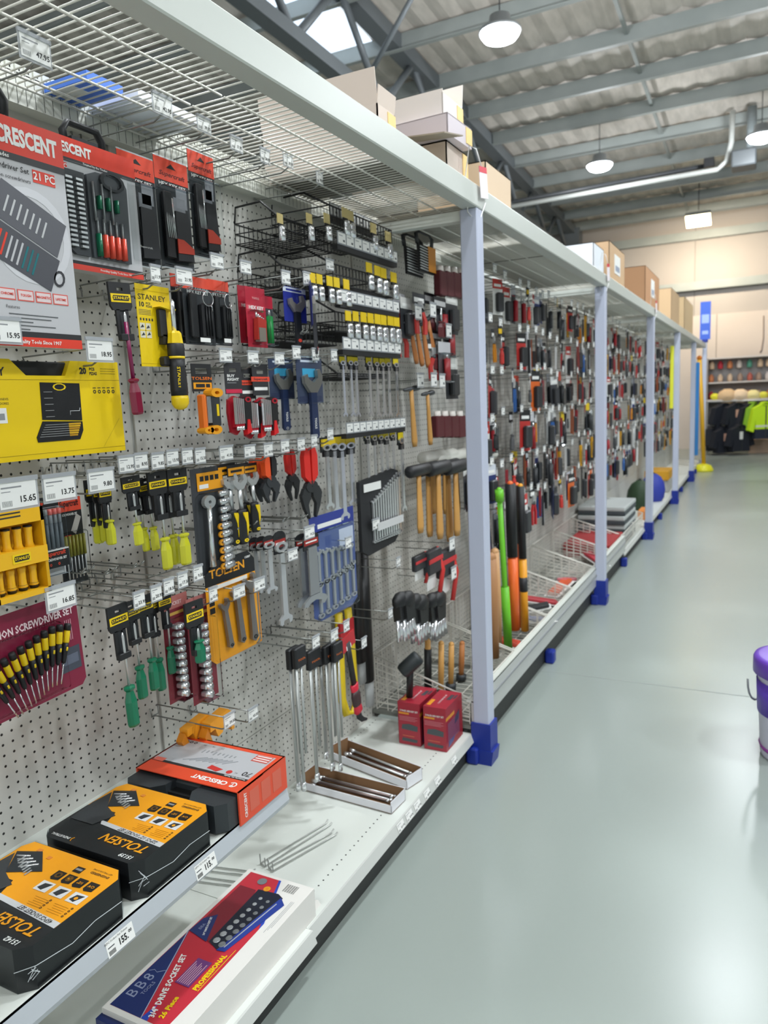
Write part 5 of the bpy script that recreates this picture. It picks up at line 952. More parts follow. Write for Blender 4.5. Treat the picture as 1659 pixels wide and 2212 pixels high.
def cres_box():
    xc, yc = -1.2, 1.29; t = empty('tool_case', 'red sleeved dark grey tool case with 70 piece set, farthest on the shelf', 'tool case', Matrix.Translation((xc, yc, .51)) @ Matrix.Rotation(math.pi, 4, 'Z'))
    R = M('dc4a2a', .35); G = M('2f3437', .45); h = .082; m = MB()
    m.box((-.165, -.115, .002), (.145, .06, h-.006), G, bev=.012); m.prism([(-.165, .05), (-.06, .05), (-.055, .09), (-.075, .122), (-.145, .122), (-.165, .10)], .006, h-.010, G); m.prism([(.02, .05), (.135, .05), (.135, .10), (.12, .115), (.05, .115), (.025, .09)], .006, h-.010, G)
    m.box((-.058, .05, .02), (.025, .085, h-.03), M('191b1c', .5)); m.tube([(-.07, .11, .04), (.045, .11, .04)], .011, G, 8); m.obj('plastic_case', t)
    m = MB(); m.box((-.172, -.118, 0), (-.168, .068, h), R); m.box((-.172, -.118, h-.002), (.14, .068, h), R); m.box((.136, -.118, 0), (.14, .068, h), R); m.box((-.172, -.118, h-.001), (.14, -.114, h), R)
    z = h+.0002; m.box((-.157, -.1, z), (.134, .012, z+.0003), M('b4b5b8', .3)); m.box((-.157, .012, z), (.134, .021, z+.0004), M('28282a', .35)); z += .0004
    m.text('Trusted by the Trades', .0068, PAPER, -.152, .0165, z+.0003, 'LEFT', .02); m.text('CRESCENT', .021, PAPER, -.122, .045, z, 'LEFT', .04); m.ring(-.138, .045, .0105, .0075, z, z+.0004, PAPER, n=18, a0=60, a1=330); m.text('T', .015, PAPER, -.137, .044, z, bold=.03)
    m.text('70', .026, INK, -.152, -.008, z, 'LEFT', .02); m.text('PC', .008, INK, -.115, -.003, z, 'LEFT'); m.box((-.152, -.098, z), (-.105, -.066, z+.0004), M('c2483a', .4))
    for i in range(3): m.box((-.150, -.095+i*.010, z+.0004), (-.108, -.090+i*.010, z+.0006), M('e2d8d6', .4))
    m.ring(-.092, .0, .008, .0004, z, z+.0005, M('c4302c', .4), n=12); m.prism([(-.07, -.004), (-.03, -.012), (-.028, .004), (-.06, .010)], z, z+.0006, M('c4302c', .4))
    for i in range(7): m.tube([(-.08+i*.014, -.05+i*.002, z), (-.05+i*.018, -.025+i*.003, z)], .0012, PHOTO[0], 4)
    for i in range(9): m.box((-.06+i*.012, -.07, z), (-.056+i*.012, -.062+(i % 3)*.004, z+.0004), PHOTO[0])
    for i, s in enumerate(('21', '16', '33')): m.text(s, .009, INK, .0+i*.028, -.09, z, bold=.01)
    for i in range(3): m.ring(.088+i*.014, -.09, .005, .003, z, z+.0003, INK, n=8)
    m.box((.10, .004, z), (.13, .02, z+.0006), M('dc6a5a', .4))
    T = Matrix.Translation((-.172, 0, h/2)) @ Matrix(((0, 0, -1, 0), (-1, 0, 0, 0), (0, 1, 0, 0), (0, 0, 0, 1)))
    m.text('CRESCENT', .0125, PAPER, -.045, .0, .0006, 'CENTER', .03, T=T @ Matrix.Translation((0, 0, 0)), rot=90); 
    for i in range(3): m.box((-.03+i*.045, -.025, .0002), (.005+i*.045, .025, .0005), M('d0604a', .4), T)
    m.obj('printed_sleeve', t)
cres_box()
def bba_box():
    t = empty('socket_set_box', 'white blue and red 3/4 inch drive socket set box on the lowest shelf', 'tool set box', Matrix.Translation((-1.1, 1.2, .1205)))
    W = M('e3e0da', .5); NB = M('1c2c66', .4); RB = M('c02a3a', .38); h = .08; m = MB(); X0, X1, Y0, Y1 = -.118, .092, -.245, .268
    m.box((X0, Y0, 0), (X1, Y1, h), W)
    m.box((X0-.003, Y0-.016, 0), (X1-.012, Y0+.001, h*.82), NB); m.box((X0+.01, Y1-.001, .008), (X1-.02, Y1+.006, h-.012), NB)
    z = h+.0002
    m.prism([(-.108, -.232), (.047, -.232), (.05, -.1), (.05, .083), (-.012, .258), (-.104, .258)], z, z+.0003, RB); m.prism([(-.108, -.232), (-.018, -.232), (-.104, .012)], z+.0003, z+.0006, NB)
    m.prism([(-.02, -.232), (-.002, -.232), (-.013, -.19)], z+.0003, z+.0006, M('2848b0', .4)); m.prism([(.05, .083), (.05, .105), (-.005, .258), (-.012, .258)], z+.0003, z+.0006, M('2848b0', .4))
    m.tube([(-.019, -.232, z+.0008), (-.106, .012, z+.0008)], .0012, M('aab0c4', .4), 4)
    ang = 109.5; z2 = z+.001
    m.text('3/4" DRIVE SOCKET SET', .0185, PAPER, .0, -.222, z2, 'LEFT', .04, .92, rot=109.5)
    m.text('26 Piece', .017, YEL, .020, -.215, z2, 'LEFT', .04, 1.0, rot=98); m.text('PROFESSIONAL', .0165, YEL, .034, -.128, z2, 'LEFT', .05, .98, rot=92); m.box((.042, -.128, z2), (.0435, .005, z2+.0003), YEL)
    m.text('B', .036, M('8f97b4', .4), -.085, -.19, z2, bold=-.0, rot=90); m.text('B', .036, M('8f97b4', .4), -.085, -.165, z2, bold=.0, rot=90); m.text('8', .036, M('8f97b4', .4), -.085, -.14, z2, bold=.0, rot=90); m.text('TOOLS', .012, M('9aa2bc', .4), -.064, -.165, z2, bold=.0, rot=90)
    m.tube([(-.1, -.125, z2), (-.09, -.118, z2), (-.08, -.122, z2), (-.065, -.11, z2)], .0006, M('9aa2bc'), 4)
    m.box((-.022, -.128, z2), (.018, -.05, z2+.0004), M('6f3a7a', .4))
    for i in range(7): m.box((-.019+i*.005, -.124, z2+.0004), (-.0175+i*.005, -.06-.006*(i % 3), z2+.0006), M('e4b8c0'))
    m.ring(-.05, .235, .013, .0004, z2, z2+.0008, M('9aa0a6', .25, .6), n=16); m.ring(-.02, .215, .010, .0004, z2, z2+.0006, M('e08a1c', .4), n=16); m.ring(-.02, .215, .007, .006, z2+.0006, z2+.0008, YEL, n=14)
    # printed picture of the open case with sockets
    m.prism([(-.098, .02), (-.055, .008), (-.02, -.005), (-.03, .16), (-.045, .2), (-.095, .2)], z2, z2+.0004, M('7c1a2a', .4)); m.prism([(-.104, .012), (-.04, -.002), (-.075, .085), (-.10, .06)], z2+.0004, z2+.0007, NB); m.text('3/4" DRIVE SOCKET SET', .0075, PAPER, -.060, .012, z2+.001, 'LEFT', .03, .8, rot=112); m.text('BBA', .012, M('8f97b4', .4), -.083, .035, z2+.001, rot=90)
    m.prism([(-.035, .002), (.0, -.012), (.04, .2), (.02, .21), (-.04, .205)], z2, z2+.0005, M('151a2c', .4)); m.prism([(.0, -.014), (.022, -.01), (.058, .18), (.035, .2)], z2, z2+.0006, M('223a8e', .4)); m.tube([(.012, .0, z2+.001), (.038, .175, z2+.001)], .0014, PHOTO[2], 4)
    for r_ in range(2):
        for i in range(8):
            rr = .0098-i*.0006; m.sphere((-.020+r_*.02+i*.001, .012+i*.0235-r_*.008, z2+.001), rr, M('c3c6ca', .2, .5), 8, sz=.12) if r_ == 0 else m.sphere((.001+i*.0015, .006+i*.024, z2+.001), rr, M('9b9fa4', .2, .5), 8, sz=.12)
    for i in range(16): m.box((.02+i*.0022, .225, z), (.0212+i*.0022-(i % 3)*.0005, .255, z+.0003), INK)
    for i in range(3): m.box((.066+i*.004, .08+i*.01, z), (.067+i*.004, .2, z+.0002), GREY)
    m.obj('printed_carton', t)
    m = MB(); m.prism([(0, 0), (.05, .0), (.045, .03), (.02, .035), (.0, .02)], 0, .0015, W, Matrix.Translation((X1-.02, Y1, h*.2)) @ Matrix.Rotation(math.radians(70), 4, 'Y') @ Matrix.Rotation(.5, 4, 'Z')); m.obj('torn_flap', t)
bba_box()
# loose hooks lying on the low shelf
for i, (pa, pb, l) in enumerate((((585, 1878), (720, 1803), 'nearest the shelf edge'), ((568, 1868), (708, 1782), 'the rear one of the pair'), ((448, 1875), (540, 1888), 'half under the middle shelf'), ((430, 1898), (520, 1912), 'lowest of the loose ones'))):
    a = onz(*pa, .1245); b = onz(*pb, .1245); d = (b-a).normalized(); n = Vector((-d.y, d.x, 0))*.011; m = MB(); u = Vector((0, 0, .0015))
    m.tube([a+n-u*0+Vector((0, 0, .03)), a+n, b+n, b+n+d*.012+Vector((0, 0, .01))], .0022, WIRE, 6); m.tube([a-n+Vector((0, 0, .026)), a-n, b-n*.6, b-n*.6+d*.012+Vector((0, 0, .006))], .0022, WIRE, 6); m.tube([a+n, a-n], .0024, WIRE, 6)
    tag(m.obj('display_hook'), 'loose wire hook lying on the low shelf, ' + l, 'hook')
# open cartons of tools
def open_carton(c, l, w, h, ang, name, lab, fill, dark):
    t = empty(name, lab, 'carton', Matrix.Translation(c) @ Matrix.Rotation(math.radians(ang), 4, 'Z')); O = M('dcdce0', .6); I = M('8a6848', .75)
    for nm, lo, hi in (('side', (-l/2, -w/2, 0), (l/2, -w/2+.003, h*.62)), ('side', (-l/2, w/2-.003, 0), (l/2, w/2, h)), ('end', (l/2-.003, -w/2, 0), (l/2, w/2, h*.9)), ('end', (-l/2, -w/2, 0), (-l/2+.003, w/2, h*1.25))):
        m = MB(); m.box(lo, hi, O); e = .0006
        # inner face in brown board
        if nm == 'side': yy = hi[1]+.0001 if lo[1] < 0 else lo[1]-.0006; m.box((lo[0]+.003, yy, .003), (hi[0]-.003, yy+.0005, hi[2]-.001), I)
        else: xx = hi[0]+.0001 if lo[0] < 0 else lo[0]-.0006; m.box((xx, lo[1]+.003, .003), (xx+.0005, hi[1]-.003, hi[2]-.001), I)
        m.obj('carton_'+nm, t)
    m = MB(); m.box((-l/2, -w/2, 0), (l/2, w/2, .003), I); m.obj('carton_base', t)
    return t
def fill_rods(c, l, w, ang, n, mats, lab):
    for i in range(n):
        yy = -w/2+.012+(w-.024)*i/(n-1); z = .012+.008*(i % 2)
        T = Matrix.Translation((c[0], c[1], c[2])) @ Matrix.Rotation(math.radians(ang), 4, 'Z'); m = MB(); L = l*.45
        m.tube([(-L, yy, z), (L, yy+.004*(i % 3-1), z)], .0048, mats[i % len(mats)], 8); m.cyl((-L-.004, yy, z), (-L+.018, yy, z), .0075, CHROME, 10); m.cyl((L-.01, yy+.004*(i % 3-1), z), (L, yy+.004*(i % 3-1), z), .006, CHROME, 8)
        tag(m.obj('steel_bar', None, T), 'steel bar lying in the %s, %s from the front side' % (lab, ORD[i]), 'bar')
open_carton((-1.215, 2.035, .121), .36, .095, .045, -3, 'open_carton', 'long white open carton of chrome bars, nearer one', None, None); fill_rods((-1.215, 2.035, .124), .34, .085, -3, 5, [STEEL, M('7a6a66', .35, .6)], 'nearer open carton')
open_carton((-1.22, 2.22, .121), .36, .085, .05, -14, 'open_carton', 'long white open carton of dark bars, farther one', None, None); fill_rods((-1.22, 2.22, .124), .33, .075, -14, 4, [M('5a4440', .4, .5), STEEL], 'farther open carton')
# red cartons
def red_carton():
    t = root('hex_key_carton'); m = MB(); R = M('a82a3a', .35); w, d, h = .092, .17, .172
    m.box((-w/2, 0, 0), (w/2, d, h), R)
    S = Matrix.Translation((0, -.0003, 0)) @ Matrix(((1, 0, 0, 0), (0, 0, -1, 0), (0, 1, 0, 0), (0, 0, 0, 1)))  # near face
    m.text('5 PACK HEX KEY SET', .0098, PAPER, 0, h*.80, .0006, bold=.03, sx=.82, T=S); m.box((-w/2+.002, h*.72, 0), (0, h*.76, .0004), M('e29a2c', .4), S)
    for i in range(4): m.box((-w/2+.004, h*(.66-.03*i), 0), (w/2-.01-.01*(i % 2), h*(.667-.03*i), .0004), M('d8949c', .4), S)
    m.prism([(-.034, h*.36), (.034, h*.34), (.036, h*.46), (.0, h*.5), (-.03, h*.47)], 0, .0005, M('4b5356', .4), S); m.prism([(-.034, h*.08), (.03, h*.07), (.034, h*.14), (-.03, h*.16)], 0, .0005, M('4b5356', .4), S)
    m.box((-.03, h*.2, 0), (.02, h*.22, .0004), M('d06a4a', .4), S)
    A = Matrix.Translation((w/2+.0003, 0, 0)) @ Matrix(((0, 0, 1, 0), (1, 0, 0, 0), (0, 1, 0, 0), (0, 0, 0, 1))); m.box((0, h*.70, 0), (d*.5, h*.78, .0004), M('e29a2c', .4), A); m.box((d*.1, h*.16, 0), (d*.8, h*.62, .0004), M('8f4f68', .4), A); m.prism([(d*.5, h*.45), (d*.75, h*.5), (d*.8, h*.7), (d*.55, h*.62)], .0004, .0008, M('3c3450', .4), A); m.prism([(d*.1, h*.06), (d*.4, h*.1), (d*.5, h*.2), (d*.15, h*.2)], .0004, .0008, M('3a3f7a', .4), A)
    m.text('5 PACK HEX KEY SET', .0095, M('e8c8cc', .4), 0, d*.5, h+.0008, bold=.03, rot=90); m.box((-w/2+.006, d*.1, h), (-w/2+.022, d*.42, h+.0005), M('e29a2c', .4)); m.prism([(.014, d*.5), (.03, d*.52), (.03, d*.8), (.016, d*.8)], h, h+.0006, M('44484e', .4)); m.prism([(.034, d*.6), (.042, d*.62), (.042, d*.85), (.035, d*.82)], h, h+.0006, M('44484e', .4))
    m.obj('printed_carton', t); m = MB(); m.box((-w/2-.001, -.001, .001), (w/2+.001, d+.001, h+.001), M('ffffff', .05, 0, .07)); m.obj('clear_film', t); return t
inst('rcart', red_carton, Matrix.Translation((-1.188, 2.445, .121)), 'dark red hex key carton on the low shelf, left one', 'carton'); inst('rcart', red_carton, Matrix.Translation((-1.078, 2.44, .121)), 'dark red hex key carton on the low shelf, right one by the shelf edge', 'carton')
# ------------------------------------------------------------------ things standing in the wire baskets
def stick(name, lab, cat, p, q, r, mat, parts=(), n=10):
    T = Matrix.Translation(p); t = empty(name, lab, cat, T); v = Vector(q)-Vector(p); m = MB(); m.tube([(0, 0, 0), tuple(v*.5), tuple(v)], r, mat, n, rs=[r*.85, r*1.05, r*.95]); m.obj('handle', t); m = MB(); m.sphere(tuple(v), r*.98, mat, 10); m.obj('rounded_end', t)
    for nm, a, b, rr, mm, *off in parts: k = MB(); o_ = Vector(off[0] if off else (0, 0, 0)); k.tube([tuple(v*a+o_), tuple(v*b+o_)], rr, mm, n); k.obj(nm, t)
    return t
def at(px, py, x): return onx(px, py, x)
for i, (px, py, c) in enumerate(((924, 1386, BLK), (953, 1390, WD2), (975, 1392, WD3), (998, 1390, WD3))):
    tp = at(px, py, -1.2); tp = Vector(tp); b = Vector((tp.x-.01, tp.y+.02*i*0, .16)); stick('hammer_handle' if 0 else 'hammer', 'hammer standing head down in the nearest basket, %s' % ['black sleeved shaft, leftmost', 'wooden shaft, second', 'pale wooden shaft, third', 'wooden shaft, rightmost'][i], 'hammer', b, tp, .013, WD2 if i != 3 else WD3, ([('black_grip', .35, .9, .016, BLK)] if i == 0 else [])+[('steel_head', .0, .14, .024, DKG)])
a = at(868, 1452, -1.22); b = at(905, 1418, -1.16); t = empty('rubber_mallet', 'black rubber mallet head lying across the nearest basket', 'mallet', Matrix.Translation(a)); v = b-a; m = MB(); m.tube([(0, 0, 0), tuple(v*.1), tuple(v*.9), tuple(v)], .03, M('22282a', .5), 14, rs=[.026, .03, .03, .026]); m.obj('rubber_head', t); m = MB(); m.tube([tuple(v*.5), (v.x*.5-.02, v.y*.5+.02, -.12)], .014, BLK, 8); m.obj('shaft', t)
GRN = M('6ec52c', .4); ORA = M('ee6a25', .4); AMB = M('eda21f', .4)
def tall(name, lab, cat, px0, py0, px1, py1, x, r, mat, extra=()):
    b = at(px1, py1, x); tp = at(px0, py0, x); return stick(name, lab, cat, b, tp, r, mat, extra)
tall('axe_handle', 'thick light wooden axe handle, front left', 'handle', 1060, 1205, 1068, 1420, -1.10, .027, M('a8784c', .55), [('paper_label', .42, .52, .0225, PAPER)])
tall('axe_handle', 'thick light wooden axe handle, behind the front one', 'handle', 1069, 1192, 1077, 1400, -1.13, .021, M('c69868', .55)); tall('axe_handle', 'wooden axe handle half behind the white post', 'handle', 1043, 1200, 1052, 1410, -1.16, .018, M('b58a5c', .55))
tall('splitting_axe', 'lime green handled axe standing in the basket', 'axe', 1078, 1058, 1098, 1400, -1.12, .0135, GRN, [('black_band', .32, .335, .015, BLK), ('wide_grip', .0, .40, .022, GRN), ('black_insert', .40, .9, .0135, BLK, (.0, .012, 0)), ('flared_knob', .93, 1.0, .021, GRN)])
tall('splitting_axe', 'orange handled axe with black grip standing in the basket', 'axe', 1102, 1045, 1112, 1360, -1.10, .016, ORA, [('wide_grip', .0, .50, .026, ORA), ('black_grip', .51, 1.0, .027, BLK)]); tall('splitting_axe', 'second orange handled axe just behind the first', 'axe', 1116, 1048, 1122, 1355, -1.14, .016, ORA, [('black_grip', .6, 1.0, .021, BLK)])
tall('splitting_axe', 'amber handled axe with a black and yellow grip', 'axe', 1124, 1050, 1134, 1362, -1.10, .015, AMB, [('wide_grip', .0, .50, .021, AMB), ('black_grip', .51, 1.0, .0205, BLK), ('black_label', .28, .38, .0214, DKG)])
tall('handle_pole', 'navy blue flat handle with red edge behind the post', 'handle', 1040, 1060, 1062, 1235, -1.3, .02, M('1c2f66', .45)); tall('handle_pole', 'thin red shaft leaning behind the wooden handles', 'handle', 1046, 1075, 1063, 1235, -1.24, .006, M('c23a34', .45))
# ================================================================== cartons on top, tags on the posts
def carton(lab, x0, x1, y0, y1, z0, h, mat, flaps=True, sleeve=None, label_w=None, opened=None, yaw=0):
    t = empty('cardboard_carton', lab, 'carton', Matrix.Translation(((x0+x1)/2, (y0+y1)/2, z0)) @ Matrix.Rotation(math.radians(yaw), 4, 'Z')); a, b = (x1-x0)/2, (y1-y0)/2; m = MB(); th = .004
    m.box((-a, -b, 0), (a, b, th), mat); m.box((-a, -b, th), (-a+th, b, h), mat); m.box((a-th, -b, th), (a, b, h), mat); m.box((-a, -b, th), (a, -b+th, h), mat); m.box((-a, b-th, th), (a, b, h), mat)
    if not opened: m.box((-a, -b, h-th), (a, b, h), mat); m.box((-a, -.02, h), (a, .02, h+.0006), M('cdb28c', .4))
    m.obj('body', t)
    for side, L in (opened or []):
        m = MB(); F = {'n': ((-a, 0, 0), (a, .003, L), (0, -b, h), 'X', 6), 'f': ((-a, -.003, 0), (a, 0, L), (0, b, h), 'X', -8), 'e': ((-.003, -b, 0), (0, b, L), (a, 0, h), 'Y', 8), 'w': ((0, -b, 0), (.003, b, L), (-a, 0, h), 'Y', -20)}[side]
        m.box(F[0], F[1], mat, Matrix.Translation(F[2]) @ Matrix.Rotation(math.radians(F[4]), 4, F[3])); m.obj('flap', t)
    if sleeve: m = MB(); m.box((-a-.001, b-.05, .01), (a+.002, b+.002, h-.005), sleeve); m.obj('yellow_print', t)
    if label_w: m = MB(); m.box((a, -label_w, h*.35), (a+.002, label_w, h*.8), PAPER); m.box((a+.002, -label_w*.7, h*.42), (a+.003, label_w*.7, h*.55), M('9aa2b4')); m.obj('white_label', t)
    return t
CB = M('d9c9bc', .7); CBT = M('c9a782', .7); CBW = M('e4dcd6', .6); YP = M('e6c476', .5)
carton('large pale open carton on the top beam, nearest one', -1.43, -1.02, 2.055, 2.17, 2.142, .16, CB, opened=[('n', .095), ('e', .05)], sleeve=YP)
carton('pale lower carton of the stack over the first post', -1.36, -.985, 2.50, 2.70, 2.196, .12, CB, sleeve=YP)
carton('pale lilac tray in the middle of the stack over the first post', -1.2, -.955, 2.46, 2.66, 2.318, .068, M('cdc3c8', .6), sleeve=YP, yaw=-3)
carton('pale open carton on top of the stack over the first post', -1.22, -.985, 2.49, 2.66, 2.388, .075, CBW, opened=[('f', .08), ('w', .05), ('n', .012)], sleeve=YP, yaw=-2)
t = MB(); t.box((-.12, -.17, 0), (.07, .0, .004), M('a09484', .7), Matrix.Translation((-.985, 2.475, 2.312)) @ Matrix.Rotation(math.radians(12), 4, 'X') @ Matrix.Rotation(math.radians(4), 4, 'Y')); tag(t.obj('cardboard_flap'), 'grey cardboard flap sticking out below the lilac tray', 'cardboard')
carton('small pale carton on the beam just past the first post', -1.3, -1.0, 2.95, 3.28, 2.196, .17, M('d8bfa2', .7))
carton('brown carton with a white label, first past the second post', -1.25, -1.0, 5.6, 6.25, 2.196, .30, CBT, label_w=.12); carton('white carton beside the brown labelled one', -1.35, -1.02, 5.15, 5.5, 2.196, .22, M('e9eef4', .5))
carton('brown carton with a white label, over the third post', -1.25, -.985, 7.3, 8.3, 2.196, .36, M('b98c66', .7), label_w=.12); carton('tan carton further along the top beam', -1.3, -1.0, 9.6, 10.5, 2.196, .42, M('cfae86', .7)); carton('farthest tan carton before the blue sign', -1.3, -1.0, 11.2, 12.6, 2.196, .48, M('d3b68c', .7))
for i, (y, a, b) in enumerate(((2.05, .25, .5), (2.7, .5, .2), (3.45, 1.5, .0), (6.3, 1.0, 0), (8.6, 1.0, 0))):
    m = MB(); m.box((-1.4, y, 2.141), (-1.0, y+a, 2.15), M('6a665e', .7)); tag(m.obj('cardboard_sheet'), 'flat grey cardboard sheet lying on the wire shelves, %s one along' % ORD[i], 'cardboard')
m = MB(); m.box((-1.43, 1.22, 2.142), (-1.28, 1.32, 2.16), M('4f7fe0', .4)); m.box((-1.40, 1.23, 2.1415), (-1.33, 1.27, 2.142), PAPER); tag(m.obj('printed_pack'), 'blue and white printed pack lying on the wire shelf', 'box')
m = MB(); m.box((-1.43, 1.345, 2.142), (-1.26, 1.56, 2.16), M('f0f4fc', .4)); tag(m.obj('white_pack'), 'flat white pack lying on the wire shelf beside the blue one', 'box')
# red and white tags hanging on the posts
TR = M('d8283c', .4)
for i, (y, s) in enumerate(((2.66, 1), (5.08, .8), (7.5, .8))):
    t = empty('hanging_tag', 'red and white tag hanging on the %s white post' % ['nearest', 'second', 'third'][i], 'tag', Matrix.Translation((-.915, y, 2.2)))
    m = MB(); m.box((.0, -.03, -.05), (.002, .05, .055), M('f1e8ec', .5), Matrix.Rotation(.15, 4, 'X')); m.box((-.0005, -.03, .035), (.0025, .05, .055), TR, Matrix.Rotation(.15, 4, 'X')); m.obj('card', t)
    m = MB(); m.tube([(0, -.0, .05), (-.01, -.03, .11), (-.03, -.045, .12), (-.045, -.05, .02), (-.04, -.05, -.1), (-.02, .0, -.14), (.0, .03, -.06)], .0022, M('e6e6e6', .4), 5); m.obj('string', t)
# ================================================================== far merchandise, bay by bay
KN = {'card': 'carded tool', 'driver': 'screwdriver on a card', 'pliers': 'pliers on a card', 'blister': 'blister packed tool', 'long': 'long carded tool'}
CT = {'card': 'tool', 'driver': 'screwdriver', 'pliers': 'pliers', 'blister': 'blister pack', 'long': 'tool'}
SETS = [('card', 'b5302c', '1d1e20', 'red and black'), ('driver', 'c8332b', 'e0b81c', 'red gripped'), ('pliers', '26282a', 'b5242a', 'red handled'), ('blister', 'c9462e', '2a2b2e', 'orange topped'), ('long', '232528', 'c3c4c6', 'black and silver'), ('card', '3a3c40', 'd8d8d6', 'dark grey and white'), ('blister', 'c4c6ca', 'a81f2a', 'grey and red'), ('long', 'c99312', '202122', 'yellow and black'), ('pliers', '2b2d30', 'd88a1c', 'amber handled'), ('driver', '1d1e20', 'b8bcc0', 'black gripped'), ('long', '8d1f28', '2b2c2e', 'dark red'), ('card', '1e2f66', 'c8ccd4', 'navy blue'), ('blister', '8e9196', '3b3d40', 'silver and grey'), ('driver', '5a5c5e', 'c9cacb', 'grey gripped'), ('card', 'dededa', 'c23a34', 'white and red'), ('long', 'd9dad8', '8d9092', 'pale'), ('blister', 'e2c21c', '2a2b2e', 'yellow topped'), ('pliers', 'cfd0ce', '2c62a8', 'blue handled'), ('card', 'e06a2a', '26282a', 'orange and black')]
ROWZ = [(2.03, .17), (1.80, .17), (1.58, .17), (1.35, .17), (1.12, .19), (.90, .2)]
RN = ['top row', 'second row down', 'third row down', 'fourth row down', 'fifth row down', 'sixth row down']
rnd = random.Random(11); cnt = {}
def place_far(y0, y1, dy, k):
    for r_, (z, hh) in enumerate(ROWZ):
        y = y0+rnd.uniform(0, dy*.5); j = 0
        while y < y1:
            s = SETS[rnd.randrange(len(SETS))]
            if k == 2 and y < 3.5 and (r_ == 0 or (r_ > 1 and y < 3.45 and rnd.random() < .7)): y += dy; continue
            zz = z+rnd.uniform(-.03, .02); x = -1.23+rnd.uniform(-.05, .05); sc = hh*1.15/NATG[s[0]][1]*rnd.uniform(.85, 1.2)
            g = '%s goods hanging in the %s, %s' % ('assorted', BAYN[k], RN[r_])
            inst('far'+s[0]+s[1], b_generic(s[1], s[2], s[0]), CF(x, y, zz, rnd.uniform(-15, 25), rnd.uniform(-4, 4)) @ Matrix.Diagonal((sc*.95, sc, sc, 1)), '%s %s in the %s, %s, %s along' % (s[3], KN[s[0]], BAYN[k], RN[r_], ORD[min(j, 19)]), CT[s[0]], g)
            if j % 2 == 0: inst('fhk', b_hook(.27, '', .05, .034, False), CF(XB, y+.01, zz-.012), 'wire hook with small white ticket in the %s, %s, %s along' % (BAYN[k], RN[r_], ORD[min(j//2, 19)]), 'hook', 'wire hooks with tickets in the %s' % BAYN[k])
            y += dy*rnd.uniform(.8, 1.2); j += 1
for k in range(2, 11):
    if k == 10: continue
    place_far(bay_y(k)+.12 if k > 2 else 3.32, bay_y(k+1)-.05, .078 if k < 4 else (.098 if k < 6 else .15), k)
# things on the far base shelves
def case_stack():
    for i in range(4):
        t = empty('tool_case', 'pale grey flat tool case in the stack by the third post, %s from the bottom' % ORD[i], 'tool case', Matrix.Translation((-1.22, 6.75+.02*(i % 2), .155+i*.078))); m = MB(); m.box((-.2, -.3, 0), (.2, .3, .035), M('3c4448', .5), bev=.006); m.obj('base_half', t); m = MB(); m.box((-.2, -.3, .036), (.2, .3, .074), M('b5bab8', .45), bev=.008); m.obj('lid', t)
case_stack()
m = MB(); m.box((-.18, -.3, 0), (.18, .3, .12), M('a02a2c', .5), bev=.004); tag(m.obj('carton', None, Matrix.Translation((-1.2, 6.05, .152))), 'dark red carton in front of the stacked grey cases', 'carton')
for i, (x, y, c, l) in enumerate(((-1.15, 9.3, '2a3a9c', 'blue'), (-1.2, 8.6, '223a20', 'dark green'))):
    t = empty('tool_bag', l + ' rounded bag on the far base shelf', 'bag', Matrix.Translation((x, y, .121))); m = MB(); m.sphere((0, 0, .13), .13, M(c, .6), 14, sx=1.1, sy=1.0, sz=1.6); m.obj('bag_body', t); m = MB(); m.tube([(-.08, 0, .28), (0, 0, .34), (.08, 0, .28)], .012, BLK, 6); m.obj('strap', t)
m = MB(); m.box((-.15, -.25, 0), (.15, .25, .12), M('dba020', .5), bev=.01); tag(m.obj('carton', None, Matrix.Translation((-1.2, 10.3, .28))), 'amber box above the blue bag', 'carton')
m = MB(); m.box((-.15, -.2, 0), (.15, .2, .155), M('b8b8b4', .5), bev=.01); tag(m.obj('carton', None, Matrix.Translation((-1.2, 10.3, .122))), 'grey box below the amber box', 'carton')
m = MB(); m.box((-.05, -.12, 0), (.05, .12, .1), M('e08a3c', .5), bev=.01); tag(m.obj('carton', None, Matrix.Translation((-1.07, 8.0, .122))), 'small orange box on the far shelf edge', 'carton')
for i, (y, c, l) in enumerate(((4.35, 'b5303a', 'red'), (4.9, 'c9707a', 'pink wrapped'), (3.95, '2d4a86', 'blue'), (4.15, '2b2d30', 'black'), (4.7, 'd0552c', 'orange'), (5.6, 'c23040', 'crimson'), (3.55, 'd0442c', 'bright orange'))):
    t = empty('tool_pack', l + ' packed tool lying in the wire baskets', 'tool', Matrix.Translation((-1.2+.05*(i % 3), y, .19)) @ Matrix.Rotation(.5+i, 4, 'Z') @ Matrix.Rotation(.2, 4, 'Y')); m = MB(); m.box((-.12, -.035, 0), (.12, .035, .02), M(c, .5), bev=.006); m.obj('tool_body', t); m = MB(); m.box((-.13, -.05, -.004), (.13, .05, -.002), PAPER); m.obj('backing_card', t)
# long goods at the far end
t = MB(); t.tube([(.04, 0, .1), (0, .0, 1.0), (-.06, 0, 1.9)], .036, M('d9a41c', .45), 8); t.sphere((-.06, 0, 1.93), .045, M('d97a1c', .45), 10); tag(t.obj('levelling_staff', None, Matrix.Translation((-.93, 13.9, 0))), 'tall yellow pole leaning at the end of the shelving', 'pole')
m = MB(); m.lathe([(.17, 0), (.17, .03), (.13, .10), (.05, .13)], M('e8e02a', .4), 16, Matrix(((1, 0, 0, 0), (0, 0, 1, 0), (0, 1, 0, 0), (0, 0, 0, 1)))); tag(m.obj('pole_base', None, Matrix.Translation((-.90, 13.9, 0))), 'bright yellow round base on the floor under the pole', 'base')
m = MB(); m.box((-.05, -.02, .3), (.05, .02, 1.85), M('2b78b8', .45), bev=.005); tag(m.obj('blue_panel', None, Matrix.Translation((-1.01, 13.6, 0))), 'tall bright blue panel behind the yellow pole', 'panel')
